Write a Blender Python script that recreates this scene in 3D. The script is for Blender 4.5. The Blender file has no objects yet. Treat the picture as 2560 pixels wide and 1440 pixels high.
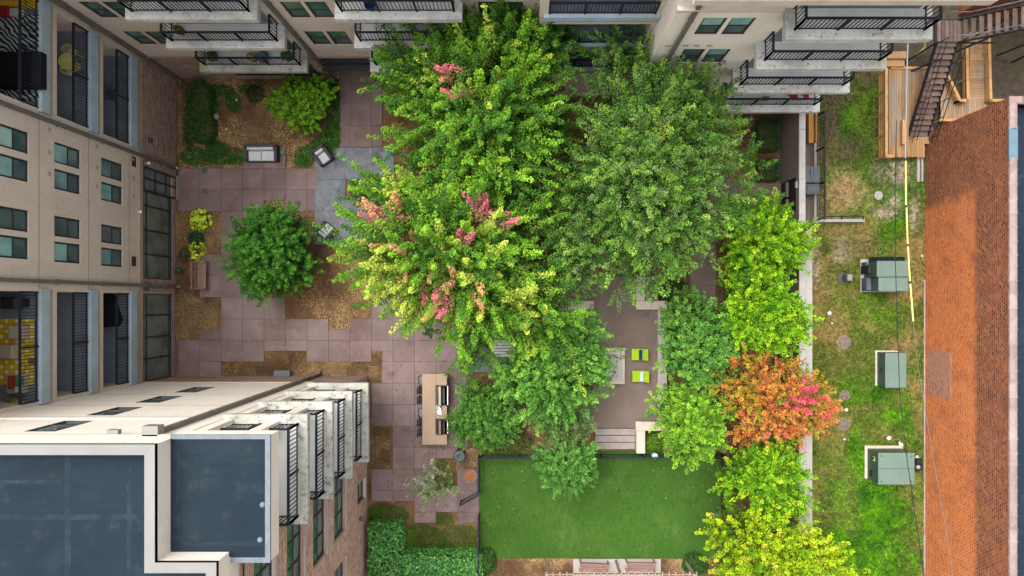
import bpy, math, random
import numpy as np
from mathutils import Vector, Matrix

# ------------------------------------------------------------------ camera, sky, sun, exposure
R = math.radians
sc = bpy.context.scene
CX, CY, S, H = 1316.0, 752.0, 44.0, 40.0          # nadir (photo px), px per metre on the ground, camera height
cam_d = bpy.data.cameras.new('camera'); cam = bpy.data.objects.new('camera', cam_d); sc.collection.objects.link(cam)
cam.location = (0, 0, H); cam.rotation_euler = (0, 0, 0)
cam_d.sensor_width = 36.0; cam_d.lens = 36.0 * (S * H) / 2560.0
cam_d.shift_x = -(CX - 1280) / 2560.0; cam_d.shift_y = (CY - 720) / 2560.0
cam_d.clip_end = 1000.0
sc.camera = cam
SUN_EL, SUN_AZ = R(67), R(312)                     # high soft light from the upper left of the photo
world = bpy.data.worlds.new('World'); sc.world = world; world.use_nodes = True
wn = world.node_tree; bg = wn.nodes['Background']
sky = wn.nodes.new('ShaderNodeTexSky'); sky.sky_type = 'NISHITA'; sky.sun_disc = False
sky.sun_elevation = SUN_EL; sky.sun_rotation = SUN_AZ
sky.air_density = 1.0; sky.dust_density = 6.0; sky.ozone_density = 1.0
hs = wn.nodes.new('ShaderNodeHueSaturation'); hs.inputs['Saturation'].default_value = 0.16   # overcast: pale sky
wn.links.new(sky.outputs[0], hs.inputs['Color']); wn.links.new(hs.outputs[0], bg.inputs['Color'])
bg.inputs['Strength'].default_value = 0.15
sun_d = bpy.data.lights.new('sun', 'SUN'); sun = bpy.data.objects.new('sun', sun_d); sc.collection.objects.link(sun)
sun_d.energy = 0.6; sun_d.angle = R(50); sun_d.color = (1.0, 0.96, 0.9)
_sd = Vector((math.sin(SUN_AZ) * math.cos(SUN_EL), math.cos(SUN_AZ) * math.cos(SUN_EL), math.sin(SUN_EL)))
sun.rotation_euler = _sd.to_track_quat('Z', 'Y').to_euler(); sun.location = _sd * 60
sc.view_settings.view_transform = 'Standard'; sc.view_settings.look = 'None'
sc.view_settings.exposure = 1.45; sc.view_settings.gamma = 1.0; sc.view_settings.use_curve_mapping = False
sc.render.engine = 'CYCLES'
sc.cycles.use_denoising = True
sc.cycles.max_bounces = 6; sc.cycles.diffuse_bounces = 3; sc.cycles.glossy_bounces = 3
sc.cycles.transmission_bounces = 4; sc.cycles.transparent_max_bounces = 6
sc.cycles.caustics_reflective = False; sc.cycles.caustics_refractive = False

rng = np.random.default_rng(7); random.seed(7)
COL = sc.collection

def P(px, py, z=0.0):
    k = (1 - z / H) / S
    return ((px - CX) * k, -(py - CY) * k, z)
def PX(px, z=0.0): return (px - CX) / S * (1 - z / H)
def PY(py, z=0.0): return -(py - CY) / S * (1 - z / H)

# ------------------------------------------------------------------ mesh building
class MB:
    def __init__(s): s.v = []; s.f = []
    def quad(s, a, b, c, d):
        n = len(s.v); s.v += [tuple(a), tuple(b), tuple(c), tuple(d)]; s.f.append((n, n+1, n+2, n+3)); return s
    def box(s, x0, x1, y0, y1, z0, z1):
        if x0 > x1: x0, x1 = x1, x0
        if y0 > y1: y0, y1 = y1, y0
        if z0 > z1: z0, z1 = z1, z0
        n = len(s.v)
        s.v += [(x0,y0,z0),(x1,y0,z0),(x1,y1,z0),(x0,y1,z0),(x0,y0,z1),(x1,y0,z1),(x1,y1,z1),(x0,y1,z1)]
        s.f += [(n+3,n+2,n+1,n),(n+4,n+5,n+6,n+7),(n,n+1,n+5,n+4),(n+1,n+2,n+6,n+5),(n+2,n+3,n+7,n+6),(n+3,n,n+4,n+7)]
        return s
    def cbox(s, x0, x1, y0, y1, z0, z1, c=0.02):
        """box with chamfered top edges"""
        if x0 > x1: x0, x1 = x1, x0
        if y0 > y1: y0, y1 = y1, y0
        n = len(s.v); m = z1 - c
        for z, i in ((z0, 0), (m, 0), (z1, c)):
            s.v += [(x0+i,y0+i,z),(x1-i,y0+i,z),(x1-i,y1-i,z),(x0+i,y1-i,z)]
        s.f.append((n+3,n+2,n+1,n)); s.f.append((n+8,n+9,n+10,n+11))
        for k in (0, 4):
            for i in range(4):
                j = (i+1) % 4; s.f.append((n+k+i, n+k+j, n+k+4+j, n+k+4+i))
        return s
    def beam(s, p, q, w, h, up=(0,0,1)):
        p = Vector(p); q = Vector(q); d = (q-p).normalized(); u = Vector(up)
        if abs(d.dot(u)) > .99: u = Vector((0,1,0))
        a = d.cross(u).normalized(); b = a.cross(d).normalized(); a *= w/2; b *= h/2; n = len(s.v)
        for c in (p, q):
            for i, j in ((-1,-1),(1,-1),(1,1),(-1,1)): s.v.append(tuple(c + a*i + b*j))
        s.f += [(n,n+1,n+2,n+3),(n+7,n+6,n+5,n+4)]
        for i in range(4):
            j = (i+1) % 4; s.f.append((n+i, n+4+i, n+4+j, n+j))
        return s
    def tube(s, pts, rad, seg=8, cap=True):
        pts = [Vector(p) for p in pts]
        if not hasattr(rad, '__len__'): rad = [rad]*len(pts)
        n = len(s.v); pa = None
        for i, p in enumerate(pts):
            d = (pts[min(i+1, len(pts)-1)] - pts[max(i-1, 0)]).normalized()
            if pa is None: pa = d.orthogonal().normalized()
            a = (pa - d*pa.dot(d)).normalized(); pa = a; b = d.cross(a)
            for k in range(seg):
                t = 2*math.pi*k/seg; s.v.append(tuple(p + (a*math.cos(t)+b*math.sin(t))*rad[i]))
        for i in range(len(pts)-1):
            for k in range(seg):
                j = (k+1) % seg; s.f.append((n+i*seg+k, n+i*seg+j, n+(i+1)*seg+j, n+(i+1)*seg+k))
        if cap:
            s.f.append(tuple(n+k for k in reversed(range(seg)))); m = n+(len(pts)-1)*seg; s.f.append(tuple(m+k for k in range(seg)))
        return s
    def lathe(s, c, prof, seg=16):
        """prof: list of (r, z)"""
        n = len(s.v); cx, cy, cz = c
        for r, z in prof:
            for k in range(seg):
                t = 2*math.pi*k/seg; s.v.append((cx+r*math.cos(t), cy+r*math.sin(t), cz+z))
        for i in range(len(prof)-1):
            for k in range(seg):
                j = (k+1) % seg; s.f.append((n+i*seg+k, n+i*seg+j, n+(i+1)*seg+j, n+(i+1)*seg+k))
        if prof[0][0] > 1e-4: s.f.append(tuple(n+k for k in reversed(range(seg))))
        m = n+(len(prof)-1)*seg
        if prof[-1][0] > 1e-4: s.f.append(tuple(m+k for k in range(seg)))
        return s
    def prism(s, poly, z0, z1):
        a = sum(poly[i][0]*poly[(i+1)%len(poly)][1]-poly[(i+1)%len(poly)][0]*poly[i][1] for i in range(len(poly)))
        if a < 0: poly = poly[::-1]
        n = len(s.v); k = len(poly)
        s.v += [(x,y,z0) for x,y in poly] + [(x,y,z1) for x,y in poly]
        s.f.append(tuple(n+i for i in reversed(range(k)))); s.f.append(tuple(n+k+i for i in range(k)))
        for i in range(k):
            j = (i+1) % k; s.f.append((n+i, n+j, n+k+j, n+k+i))
        return s
    def mesh(s, name):
        m = bpy.data.meshes.new(name); m.from_pydata(s.v, [], s.f); m.update(); return m

W = {}                                             # world location of un-rotated parents
def mk(name, mb, mat, parent=None, world=(0,0,0), local=False, smooth=False, kind=None):
    me = mb.mesh(name) if isinstance(mb, MB) else mb
    o = bpy.data.objects.new(name, me); COL.objects.link(o)
    if mat is not None and not me.materials: me.materials.append(mat)
    if smooth:
        for p in me.polygons: p.use_smooth = True
    if parent is not None:
        o.parent = parent
        o.location = world if local else tuple(Vector(world) - Vector(W.get(parent.name, (0,0,0))))
    else: o.location = world
    if not local: W[o.name] = tuple(world)
    if kind: o['kind'] = kind
    return o
def thing(name, label, cat, loc=(0,0,0), rz=0.0, group=None):
    o = bpy.data.objects.new(name, None); COL.objects.link(o); o.location = loc; o.rotation_euler = (0,0,rz)
    o.empty_display_size = .2; W[o.name] = tuple(loc)
    return tag(o, label, cat, group)
def tag(o, label, cat, group=None):
    o['label'] = label; o['category'] = cat
    if group: o['group'] = group
    return o
def struct(o): o['kind'] = 'structure'; return o
def dup(root, loc, rz, label, group=None):
    r = root.copy(); COL.objects.link(r); r.location = loc; r.rotation_euler = (0,0,rz); r['label'] = label
    if group: r['group'] = group
    for ch in root.children:
        c = ch.copy(); COL.objects.link(c); c.parent = r
        for g in ch.children:
            d = g.copy(); COL.objects.link(d); d.parent = c
    return r

# ------------------------------------------------------------------ materials
class NT:
    def __init__(s, name):
        s.m = bpy.data.materials.new(name); s.m.use_nodes = True; s.t = s.m.node_tree
        s.b = s.t.nodes['Principled BSDF']; s.pos = None
    def n(s, typ, **kw):
        x = s.t.nodes.new(typ)
        for k, v in kw.items():
            if k.startswith('i_'): x.inputs[int(k[2:])].default_value = v
            else: setattr(x, k, v)
        return x
    def l(s, a, b): s.t.links.new(a, b)
    def P(s):
        if s.pos is None: s.pos = s.n('ShaderNodeNewGeometry').outputs['Position']
        return s.pos
    def noise(s, scale, detail=4, stretch=None, rough=.55, off=0):
        mp = s.n('ShaderNodeMapping'); s.l(s.P(), mp.inputs[0])
        if stretch: mp.inputs['Scale'].default_value = stretch
        mp.inputs['Location'].default_value = (off, off*1.7, off*.3)
        x = s.n('ShaderNodeTexNoise'); s.l(mp.outputs[0], x.inputs['Vector'])
        x.inputs['Scale'].default_value = scale; x.inputs['Detail'].default_value = detail; x.inputs['Roughness'].default_value = rough
        return x.outputs['Fac']
    def ramp(s, f, lo, hi):
        r = s.n('ShaderNodeMapRange'); r.clamp = True; s.l(f, r.inputs[0])
        r.inputs[1].default_value = lo; r.inputs[2].default_value = hi; return r.outputs[0]
    def mix(s, f, a, b, mode='MIX'):
        x = s.n('ShaderNodeMix', data_type='RGBA', blend_type=mode)
        for sock, v in ((x.inputs[0], f), (x.inputs[6], a), (x.inputs[7], b)):
            if hasattr(v, 'links'): s.l(v, sock)
            elif isinstance(v, (int, float)): sock.default_value = v
            else: sock.default_value = (*v, 1)
        return x.outputs[2]
    def math(s, op, a, b=0.0):
        x = s.n('ShaderNodeMath', operation=op)
        for sock, v in ((x.inputs[0], a), (x.inputs[1], b)):
            if hasattr(v, 'links'): s.l(v, sock)
            else: sock.default_value = v
        return x.outputs[0]
    def bump(s, f, strength, dist=.02):
        b = s.n('ShaderNodeBump'); b.inputs['Strength'].default_value = strength; b.inputs['Distance'].default_value = dist
        s.l(f, b.inputs['Height']); s.l(b.outputs[0], s.b.inputs['Normal'])
    def done(s, col, rough=.8, spec=.3, metal=0.0):
        if hasattr(col, 'links'): s.l(col, s.b.inputs['Base Color'])
        else: s.b.inputs['Base Color'].default_value = (*col, 1)
        s.b.inputs['Roughness'].default_value = rough; s.b.inputs['Specular IOR Level'].default_value = spec
        s.b.inputs['Metallic'].default_value = metal
        return s.m

def layered(name, base, layers, rough=.8, spec=.3, bump=None, metal=0.0, objvar=0.0):
    """base colour, then layers of (colour, scale, lo, hi[, detail, stretch])"""
    t = NT(name); c = base
    for i, L in enumerate(layers):
        col, scale, lo, hi = L[:4]; det = L[4] if len(L) > 4 else 4; st = L[5] if len(L) > 5 else None
        c = t.mix(t.ramp(t.noise(scale, det, st, off=3.1*i+1), lo, hi), c, col)
    if objvar:
        r = t.n('ShaderNodeObjectInfo').outputs['Random']
        f = t.math('ADD', t.math('MULTIPLY', r, objvar*2), 1-objvar)
        v = t.n('ShaderNodeCombineColor'); [t.l(f, v.inputs[i]) for i in range(3)]
        c = t.mix(1.0, c, v.outputs[0], 'MULTIPLY')
    if bump: t.bump(t.noise(bump[0], 5), bump[1], bump[2] if len(bump) > 2 else .01)
    return t.done(c, rough, spec, metal)
def plain(name, col, rough=.6, spec=.4, metal=0.0, var=.12, scale=6):
    d = tuple(x*(1-var*2) for x in col)
    return layered(name, col, [(d, scale, .4, .8)], rough, spec, None, metal)

def brick_mat(name, c1, c2, c3, mortar, stain=None, zones=None, bw=.215, bh=.072, bumpv=.5, dark=(.05,.03,.03), ms=.011):
    """running-bond brick in world metres on any wall direction"""
    t = NT(name); g = t.n('ShaderNodeNewGeometry'); sp = t.n('ShaderNodeSeparateXYZ'); t.l(g.outputs['Position'], sp.inputs[0])
    sn = t.n('ShaderNodeSeparateXYZ'); t.l(g.outputs['True Normal'], sn.inputs[0])
    fx = t.math('GREATER_THAN', t.math('ABSOLUTE', sn.outputs[0]), .5)
    mx = t.n('ShaderNodeMix', data_type='FLOAT'); t.l(fx, mx.inputs[0]); t.l(sp.outputs[0], mx.inputs[2]); t.l(sp.outputs[1], mx.inputs[3])
    cv = t.n('ShaderNodeCombineXYZ'); t.l(mx.outputs[0], cv.inputs[0]); t.l(sp.outputs[2], cv.inputs[1])
    b = t.n('ShaderNodeTexBrick'); t.l(cv.outputs[0], b.inputs['Vector'])
    b.offset = .5; b.inputs['Scale'].default_value = 1.0; b.inputs['Brick Width'].default_value = bw; b.inputs['Row Height'].default_value = bh
    b.inputs['Mortar Size'].default_value = ms; b.inputs['Mortar Smooth'].default_value = .2; b.inputs['Bias'].default_value = 0.0
    b.inputs['Color1'].default_value = (0,0,0,1); b.inputs['Color2'].default_value = (1,1,1,1); b.inputs['Mortar'].default_value = (.5,.5,.5,1)
    sep = t.n('ShaderNodeSeparateColor'); t.l(b.outputs['Color'], sep.inputs[0]); r = sep.outputs[0]
    c = t.mix(t.ramp(r, .1, .6), c1, c2); c = t.mix(t.ramp(r, .68, .86), c, c3); c = t.mix(t.math('MULTIPLY', t.ramp(r, .16, .06), .85), c, dark)
    c = t.mix(t.math('MULTIPLY', t.ramp(t.noise(4.5, 2), .58, .72), .65), c, dark)
    c = t.mix(t.math('MULTIPLY', t.ramp(t.noise(.7, 4, off=5), .45, .75), .45), c, c3)
    c = t.mix(t.math('MULTIPLY', t.ramp(t.noise(2.2, 5, (1,.35,1), off=15), .5, .72), .55), c, dark)
    if zones:                                       # (colour set, factor builder)
        for col, fn in zones:
            cc = t.mix(t.ramp(r, .1, .7), col[0], col[1]); cc = t.mix(t.math('MULTIPLY', t.ramp(r, .20, .08), .75), cc, col[2]); cc = t.mix(t.math('MULTIPLY', t.ramp(r, .80, .93), .7), cc, (.62,.20,.055)); cc = t.mix(t.math('MULTIPLY', t.ramp(t.noise(7, 3, off=9), .48, .66), .6), cc, col[2]); cc = t.mix(t.math('MULTIPLY', t.ramp(t.noise(1.3, 6, (1,.4,1), off=19), .52, .75), .45), cc, (.30,.085,.04)); cc = t.mix(t.math('MULTIPLY', t.ramp(t.noise(3.1, 5, (1,.6,1), off=23), .58, .75), .4), cc, (.60,.29,.15)); cc = t.mix(t.math('MULTIPLY', t.ramp(t.noise(.45, 6, (1,.5,1), off=31), .52, .72), .35), cc, (.50,.23,.14))
            c = t.mix(fn(t, sp), c, cc)
    mo = mortar
    if zones: mo = t.mix(zones[0][1](t, sp), mortar, (.60,.25,.105))
    c = t.mix(b.outputs['Fac'], c, mo)
    if stain: c = t.mix(t.math('MULTIPLY', t.ramp(t.noise(.9, 5, off=2), .5, .8), .5), c, stain)
    inv = t.math('SUBTRACT', 1.0, b.outputs['Fac']); hgt = t.math('ADD', inv, t.math('MULTIPLY', t.noise(40, 2), .3))
    t.bump(hgt, bumpv, .008)
    return t.done(c, .85, .2)

def foliage_mat(name, trans=.2, rough=.6):
    t = NT(name); a = t.n('ShaderNodeAttribute', attribute_name='col'); col = a.outputs['Color']
    t.l(col, t.b.inputs['Base Color']); t.b.inputs['Roughness'].default_value = rough; t.b.inputs['Specular IOR Level'].default_value = .16
    tr = t.n('ShaderNodeBsdfTranslucent'); t.l(t.mix(1.0, col, (1.0, 1.0, .55), 'MULTIPLY'), tr.inputs[0])
    mx = t.n('ShaderNodeMixShader'); mx.inputs[0].default_value = trans
    t.l(t.b.outputs[0], mx.inputs[1]); t.l(tr.outputs[0], mx.inputs[2])
    out = [n for n in t.t.nodes if n.type == 'OUTPUT_MATERIAL'][0]; t.l(mx.outputs[0], out.inputs[0])
    return t.m
def attr_mat(name, rough=.9, spec=.15, bump=None, fine=None):
    t = NT(name); c = t.n('ShaderNodeAttribute', attribute_name='col').outputs['Color']
    if fine: c = t.mix(t.ramp(t.noise(fine[0], 4), .3, .75), c, t.mix(1.0, c, fine[1], 'MULTIPLY'))
    if bump: t.bump(t.noise(bump[0], 4), bump[1], .02)
    return t.done(c, rough, spec)

M = {}
M['stucco'] = layered('stucco_taupe', (.581,.493,.414), [((.486,.410,.342), .5, .4, .75), ((.405,.346,.288), 1.2, .55, .9, 5, (1,1,.15)), ((.634,.544,.456), 9, .4, .8)], .9, .2, (60, .25, .006))
M['stucco_light'] = layered('stucco_cream', (.768,.692,.601), [((.678,.603,.521), .6, .4, .75), ((.589,.521,.446), 1.1, .6, .95, 5, (1,1,.12)), ((.806,.730,.632), 8, .4, .8)], .9, .2, (60, .25, .006))
M['trim'] = layered('trim_tan', (.36,.28,.21), [((.28,.215,.16), 2, .4, .8), ((.44,.36,.28), 7, .5, .9)], .8, .25, (40, .2, .005))
M['trim_light'] = layered('trim_cream', (.58,.50,.42), [((.47,.40,.33), 2, .4, .8)], .8, .25, (40, .2, .005))
M['slab'] = layered('balcony_concrete', (.55,.535,.505), [((.36,.35,.325), 1.1, .42, .70, 6), ((.17,.168,.155), 6, .56, .72, 7), ((.30,.30,.18), .8, .58, .78, 5), ((.10,.10,.095), 30, .60, .70, 4), ((.62,.61,.59), 3.3, .58, .8, 5)], .85, .25, (40, .25, .006))
M['slab_mossy'] = layered('balcony_concrete_mossy', (.46,.445,.40), [((.31,.30,.255), 1.1, .40, .70, 6), ((.13,.13,.11), 5, .54, .70, 7), ((.28,.29,.12), .7, .58, .74, 5), ((.09,.09,.075), 26, .58, .70, 4), ((.54,.52,.48), 3.3, .58, .8, 5)], .9, .2, (40, .3, .006))
M['slab_blue'] = layered('loggia_edge_painted', (.36,.45,.55), [((.27,.35,.43), 1.2, .4, .75), ((.17,.22,.24), 12, .57, .75, 6), ((.30,.36,.33), .8, .45, .7)], .7, .3, (40, .2, .006))
M['loggia_floor'] = layered('loggia_floor_membrane', (.181,.214,.260), [((.120,.144,.182), 1.5, .4, .75), ((.239,.275,.326), 8, .5, .8)], .7, .3)
M['deck_coat'] = layered('balcony_floor_coat', (.742,.742,.721), [((.602,.602,.574), .9, .4, .75), ((.518,.532,.434), 2.2, .6, .85)], .75, .3)
M['metal'] = plain('railing_metal', (.017,.020,.025), .6, .2)
M['metal_blue'] = layered('weathered_rail', (.05,.07,.085), [((.12,.16,.19), 3, .5, .8)], .5, .5)
M['frame'] = plain('window_frame_dark', (.03,.03,.033), .5, .4)
def glass(name, c, c2): return layered(name, c, [(c2, .9, .42, .68, 3)], .06, .6)
M['glass_teal'] = glass('glass_blind', (.23,.43,.40), (.13,.27,.26))
M['glass_teal_b'] = glass('glass_half_blind', (.15,.30,.29), (.07,.15,.15))
M['glass_teal_c'] = glass('glass_pale_blind', (.33,.52,.48), (.22,.38,.36))
M['glass_dark_b'] = glass('glass_grey', (.085,.125,.13), (.04,.065,.07))
M['pergola'] = layered('pergola_timber', (.33,.235,.19), [((.25,.17,.135), 3, .42, .75), ((.40,.31,.26), 8, .55, .8)], .8, .25, (30, .2, .004), objvar=.1)
M['glass_dark'] = glass('glass_dark', (.05,.085,.09), (.10,.15,.15))
M['glass_shop'] = glass('glass_shopfront', (.16,.185,.185), (.085,.10,.075))
M['glass_green'] = glass('glass_green', (.07,.17,.12), (.025,.06,.05))
M['gutter'] = layered('downspout_paint', (.14,.125,.11), [((.09,.08,.07), 3, .4, .8)], .6, .4)
M['brick_a'] = brick_mat('brick_brown', (.23,.135,.105), (.29,.18,.145), (.34,.235,.19), (.46,.36,.30), dark=(.10,.06,.05), bh=.15, bw=.30, ms=.02)
M['brick_c'] = brick_mat('brick_pink', (.36,.16,.11), (.44,.23,.165), (.52,.36,.26), (.55,.44,.36), dark=(.16,.07,.06), bh=.15, bw=.30, ms=.02)
def z_low(t, sp):                                   # lower storey of the warehouse: cleaner orange brick
    return t.math('MULTIPLY', t.ramp(t.math('ADD', sp.outputs[2], t.math('MULTIPLY', t.noise(1.5, 3, off=4), .5)), 4.95, 4.55),
                  t.ramp(t.math('ADD', sp.outputs[1], t.math('ADD', t.math('MULTIPLY', sp.outputs[2], -.06), t.math('MULTIPLY', t.noise(1.6, 5, off=7), 1.1))), 6.1, 5.4))
M['brick_d'] = brick_mat('brick_old', (.15,.038,.018), (.235,.065,.026), (.32,.12,.055), (.31,.15,.085), stain=(.12,.05,.032),
                         zones=[(((.44,.098,.026), (.53,.15,.045), (.31,.06,.02)), z_low)], bh=.14, bw=.19, dark=(.045,.022,.03), ms=.020)
M['brick_patch'] = brick_mat('brick_infill', (.30,.115,.065), (.36,.15,.09), (.38,.20,.14), (.42,.25,.18), dark=(.22,.085,.05), bh=.14, bw=.19, ms=.02)
M['brick_wallface'] = layered('garden_wall_face', (.255,.203,.165), [((.180,.140,.112), 2, .4, .7, 5, (1,.25,3)), ((.345,.285,.240), 5, .5, .8, 5, (1,.3,6))], .9, .2, (30, .4, .01))
M['concrete_light'] = layered('coping_concrete', (.390,.370,.347), [((.296,.281,.265), 1.2, .42, .75), ((.172,.164,.156), 22, .60, .74, 6)], .85, .25, (50, .2, .005))
M['concrete_smooth'] = layered('ledge_concrete', (.357,.327,.300), [((.289,.262,.243), .7, .4, .75), ((.228,.205,.190), 6, .6, .85)], .85, .25, (50, .15, .005))
M['paver'] = layered('paver_concrete', (.192,.135,.129), [((.112,.067,.055), .28, .50, .68, 5), ((.141,.092,.082), .55, .48, .70, 5), ((.090,.048,.037), .9, .60, .80, 6), ((.239,.178,.175), 1.3, .52, .78, 6), ((.155,.106,.097), 14, .45, .7, 6), ((.258,.198,.193), 5, .62, .8, 5), ((.070,.044,.037), 9, .74, .8, 2)], .8, .3, (60, .15, .004), objvar=.13)
M['slate'] = layered('patio_slate', (.150,.160,.178), [((.085,.092,.106), 1.0, .42, .66, 7), ((.225,.24,.258), 2.4, .50, .74, 7), ((.05,.054,.064), 4.5, .58, .74, 7), ((.28,.29,.30), 10, .60, .78, 5)], .7, .3, (16, .35, .012), objvar=.05)
M['slate_dark'] = layered('patio_slate_dark', (.112,.112,.126), [((.077,.077,.087), 1.1, .42, .68, 6), ((.147,.147,.158), 4, .5, .75, 6)], .7, .35, (16, .3, .01), objvar=.04)
M['terrace'] = layered('terrace_concrete', (.175,.129,.105), [((.129,.092,.074), .5, .4, .7, 5), ((.206,.154,.126), 1.6, .5, .8, 5), ((.148,.106,.087), 18, .45, .7, 6), ((.082,.062,.052), 2.2, .66, .82, 5)], .8, .3, (60, .2, .005))
M['limestone'] = layered('limestone', (.468,.403,.326), [((.390,.319,.244), 1.8, .45, .75), ((.296,.236,.170), 5, .62, .8, 5)], .75, .3, (30, .15, .005))
M['limestone_grey'] = layered('planter_cap_grey', (.376,.344,.312), [((.296,.264,.236), 1.8, .45, .75), ((.224,.200,.176), 7, .62, .8, 5)], .75, .3, (30, .15, .005))
M['step'] = layered('step_concrete', (.289,.242,.217), [((.212,.174,.153), 1.8, .45, .75)], .8, .3, (30, .15, .005))
M['turf'] = layered('artificial_turf', (.040,.094,.012), [((.030,.079,.009), .30, .40, .62, 3), ((.062,.121,.023), .7, .50, .75, 4), ((.025,.067,.008), 7, .45, .72, 6, (1,.35,1)), ((.063,.124,.028), 20, .52, .75, 5, (1,.5,1)), ((.023,.060,.008), 45, .55, .75, 4)], .9, .1, (120, .5, .02), objvar=.05)
M['roof'] = layered('roof_membrane', (.013,.023,.032), [((.009,.017,.025), .22, .42, .66, 5), ((.018,.029,.037), .6, .52, .78, 6), ((.035,.043,.048), 1.3, .58, .80, 8), ((.009,.015,.021), 2, .55, .8, 5, (.2,2,1)), ((.112,.107,.099), 22, .73, .78, 2), ((.011,.018,.025), 9, .5, .75, 6, (3,.3,1))], .85, .12, (30, .2, .01))
M['roof_seam'] = layered('roof_seam', (.020,.031,.042), [((.011,.021,.031), 2.5, .35, .62, 5), ((.045,.057,.064), 6, .6, .85, 5)], .85, .12)
M['roof_edge'] = layered('roof_edge_metal', (.125,.145,.165), [((.085,.100,.117), 2, .4, .75), ((.170,.185,.200), 8, .55, .8)], .6, .4)
M['coping_metal'] = layered('parapet_coping', (.196,.189,.178), [((.167,.161,.151), .8, .4, .75)], .5, .4)
M['soil'] = layered('mulch_soil', (.188,.112,.054), [((.083,.045,.022), .7, .42, .66, 5), ((.323,.210,.102), 1.1, .52, .74, 5), ((.112,.063,.033), 16, .45, .7, 6)], .95, .1, (40, .8, .03))
M['litter_ground'] = layered('leaf_litter', (.075,.062,.045), [((.045,.037,.028), 3, .4, .7, 6), ((.14,.115,.09), 14, .6, .78, 5), ((.07,.085,.03), .8, .55, .8, 5)], .95, .1, (40, .8, .03))
M['wood_deck'] = layered('deck_plank', (.320,.181,.077), [((.232,.197,.153), .7, .42, .62, 4), ((.192,.101,.041), 3, .5, .8, 4, (1,.2,1)), ((.368,.227,.108), 5, .55, .85, 4, (3,.2,1))], .75, .3, (30, .3, .006), objvar=.18)
M['wood_rail'] = layered('deck_rail', (.425,.234,.089), [((.306,.157,.055), 3, .45, .75), ((.493,.315,.153), 6, .55, .85)], .7, .3, (30, .25, .005), objvar=.10)
M['wood_bench'] = layered('bench_slat', (.27,.155,.125), [((.20,.11,.088), 4, .42, .75), ((.33,.20,.165), 9, .55, .85)], .65, .35, (40, .2, .004), objvar=.10)
M['wood_dark'] = layered('weathered_boards', (.12,.095,.078), [((.075,.058,.048), 3, .42, .75, 5, (4,.3,1)), ((.18,.145,.12), 6, .55, .85, 5, (6,.3,1))], .85, .2, (30, .3, .006), objvar=.15)
M['tread'] = layered('stair_tread', (.106,.068,.055), [((.066,.046,.040), 3, .45, .75), ((.132,.093,.077), 7, .55, .85)], .75, .3, (30, .2, .005), objvar=.28)
M['wicker'] = layered('dark_wicker', (.055,.052,.055), [((.03,.028,.03), 40, .4, .7), ((.09,.085,.088), 18, .55, .8)], .7, .3, (90, .6, .006))
M['cushion'] = layered('grey_cushion', (.50,.51,.52), [((.43,.44,.46), 3, .4, .8)], .9, .15, (120, .15, .003))
M['lime_fabric'] = layered('lime_fabric', (.340,.493,.017), [((.281,.416,.013), 3, .4, .8)], .85, .2, (120, .15, .003))
M['navy'] = plain('navy_cushion', (.012,.035,.11), .85, .2)
M['pale_blue'] = plain('pale_blue_cushion', (.50,.66,.68), .85, .2)
M['granite'] = layered('counter_granite', (.296,.207,.131), [((.251,.170,.104), 1.2, .4, .7), ((.342,.251,.166), 16, .5, .8, 6), ((.188,.122,.076), 34, .58, .74, 5)], .45, .4)
M['counter_base'] = layered('counter_base_stone', (.20,.16,.135), [((.13,.10,.085), 4, .4, .7)], .85, .25, (20, .4, .01))
M['steel'] = layered('brushed_steel', (.62,.58,.50), [((.50,.46,.40), 6, .4, .7, 4, (1,8,1))], .28, .5, None, 1.0)
M['steel_bronze'] = layered('bronzed_steel', (.34,.26,.22), [((.26,.195,.165), 5, .4, .7)], .32, .5, None, 1.0)
M['black'] = plain('black_plastic', (.012,.013,.015), .55, .4)
M['black_fabric'] = plain('black_cover', (.008,.009,.012), .8, .2)
M['bin_green'] = plain('bin_green_grey', (.06,.085,.085), .5, .4)
M['bin_grey'] = layered('bin_charcoal', (.06,.075,.09), [((.04,.05,.06), 3, .4, .7), ((.10,.12,.14), 9, .62, .85)], .45, .45)
M['terracotta'] = layered('rusty_terracotta', (.266,.104,.036), [((.196,.068,.024), 5, .4, .7), ((.322,.151,.060), 14, .5, .8)], .85, .2, (40, .3, .006))
M['transformer'] = layered('transformer_green', (.112,.161,.132), [((.096,.139,.115), .8, .4, .75), ((.134,.182,.152), 4, .55, .85)], .45, .4)
M['transformer_dark'] = layered('transformer_green_shaded', (.052,.084,.063), [((.038,.063,.048), 2, .4, .75)], .5, .4)  # same green darkened, the shade of the sides put into the colour
M['white'] = plain('white_plastic', (.52,.52,.50), .6, .3, var=.04)
M['iron'] = layered('manhole_iron', (.16,.115,.095), [((.11,.075,.062), 6, .4, .7), ((.21,.16,.14), 18, .55, .8)], .75, .4, (60, .4, .006))
M['stone_grey'] = plain('grey_disc', (.33,.31,.30), .9, .2)
M['wire'] = plain('wire_black', (.015,.015,.017), .6, .3)
M['cable'] = plain('cable_silver', (.13,.125,.135), .5, .4)
M['cable_pale'] = plain('cable_pale', (.34,.325,.35), .5, .4)
M['cable_yellow'] = plain('cable_guard_yellow', (.60,.48,.14), .5, .4, var=.05)
M['coping_pink'] = layered('terracotta_coping', (.231,.165,.151), [((.192,.125,.114), 1.2, .4, .7), ((.277,.229,.207), 2.5, .5, .8)], .55, .4, None, objvar=.13)
M['blue_metal'] = layered('blue_grey_metal', (.10,.165,.21), [((.07,.12,.155), 2, .4, .7)], .55, .4)
M['yellow_paint'] = plain('yellow_paint', (.62,.57,.20), .5, .4)
M['orange_wood'] = layered('orange_timber', (.357,.170,.038), [((.272,.123,.025), 3, .4, .8)], .6, .35)
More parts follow.
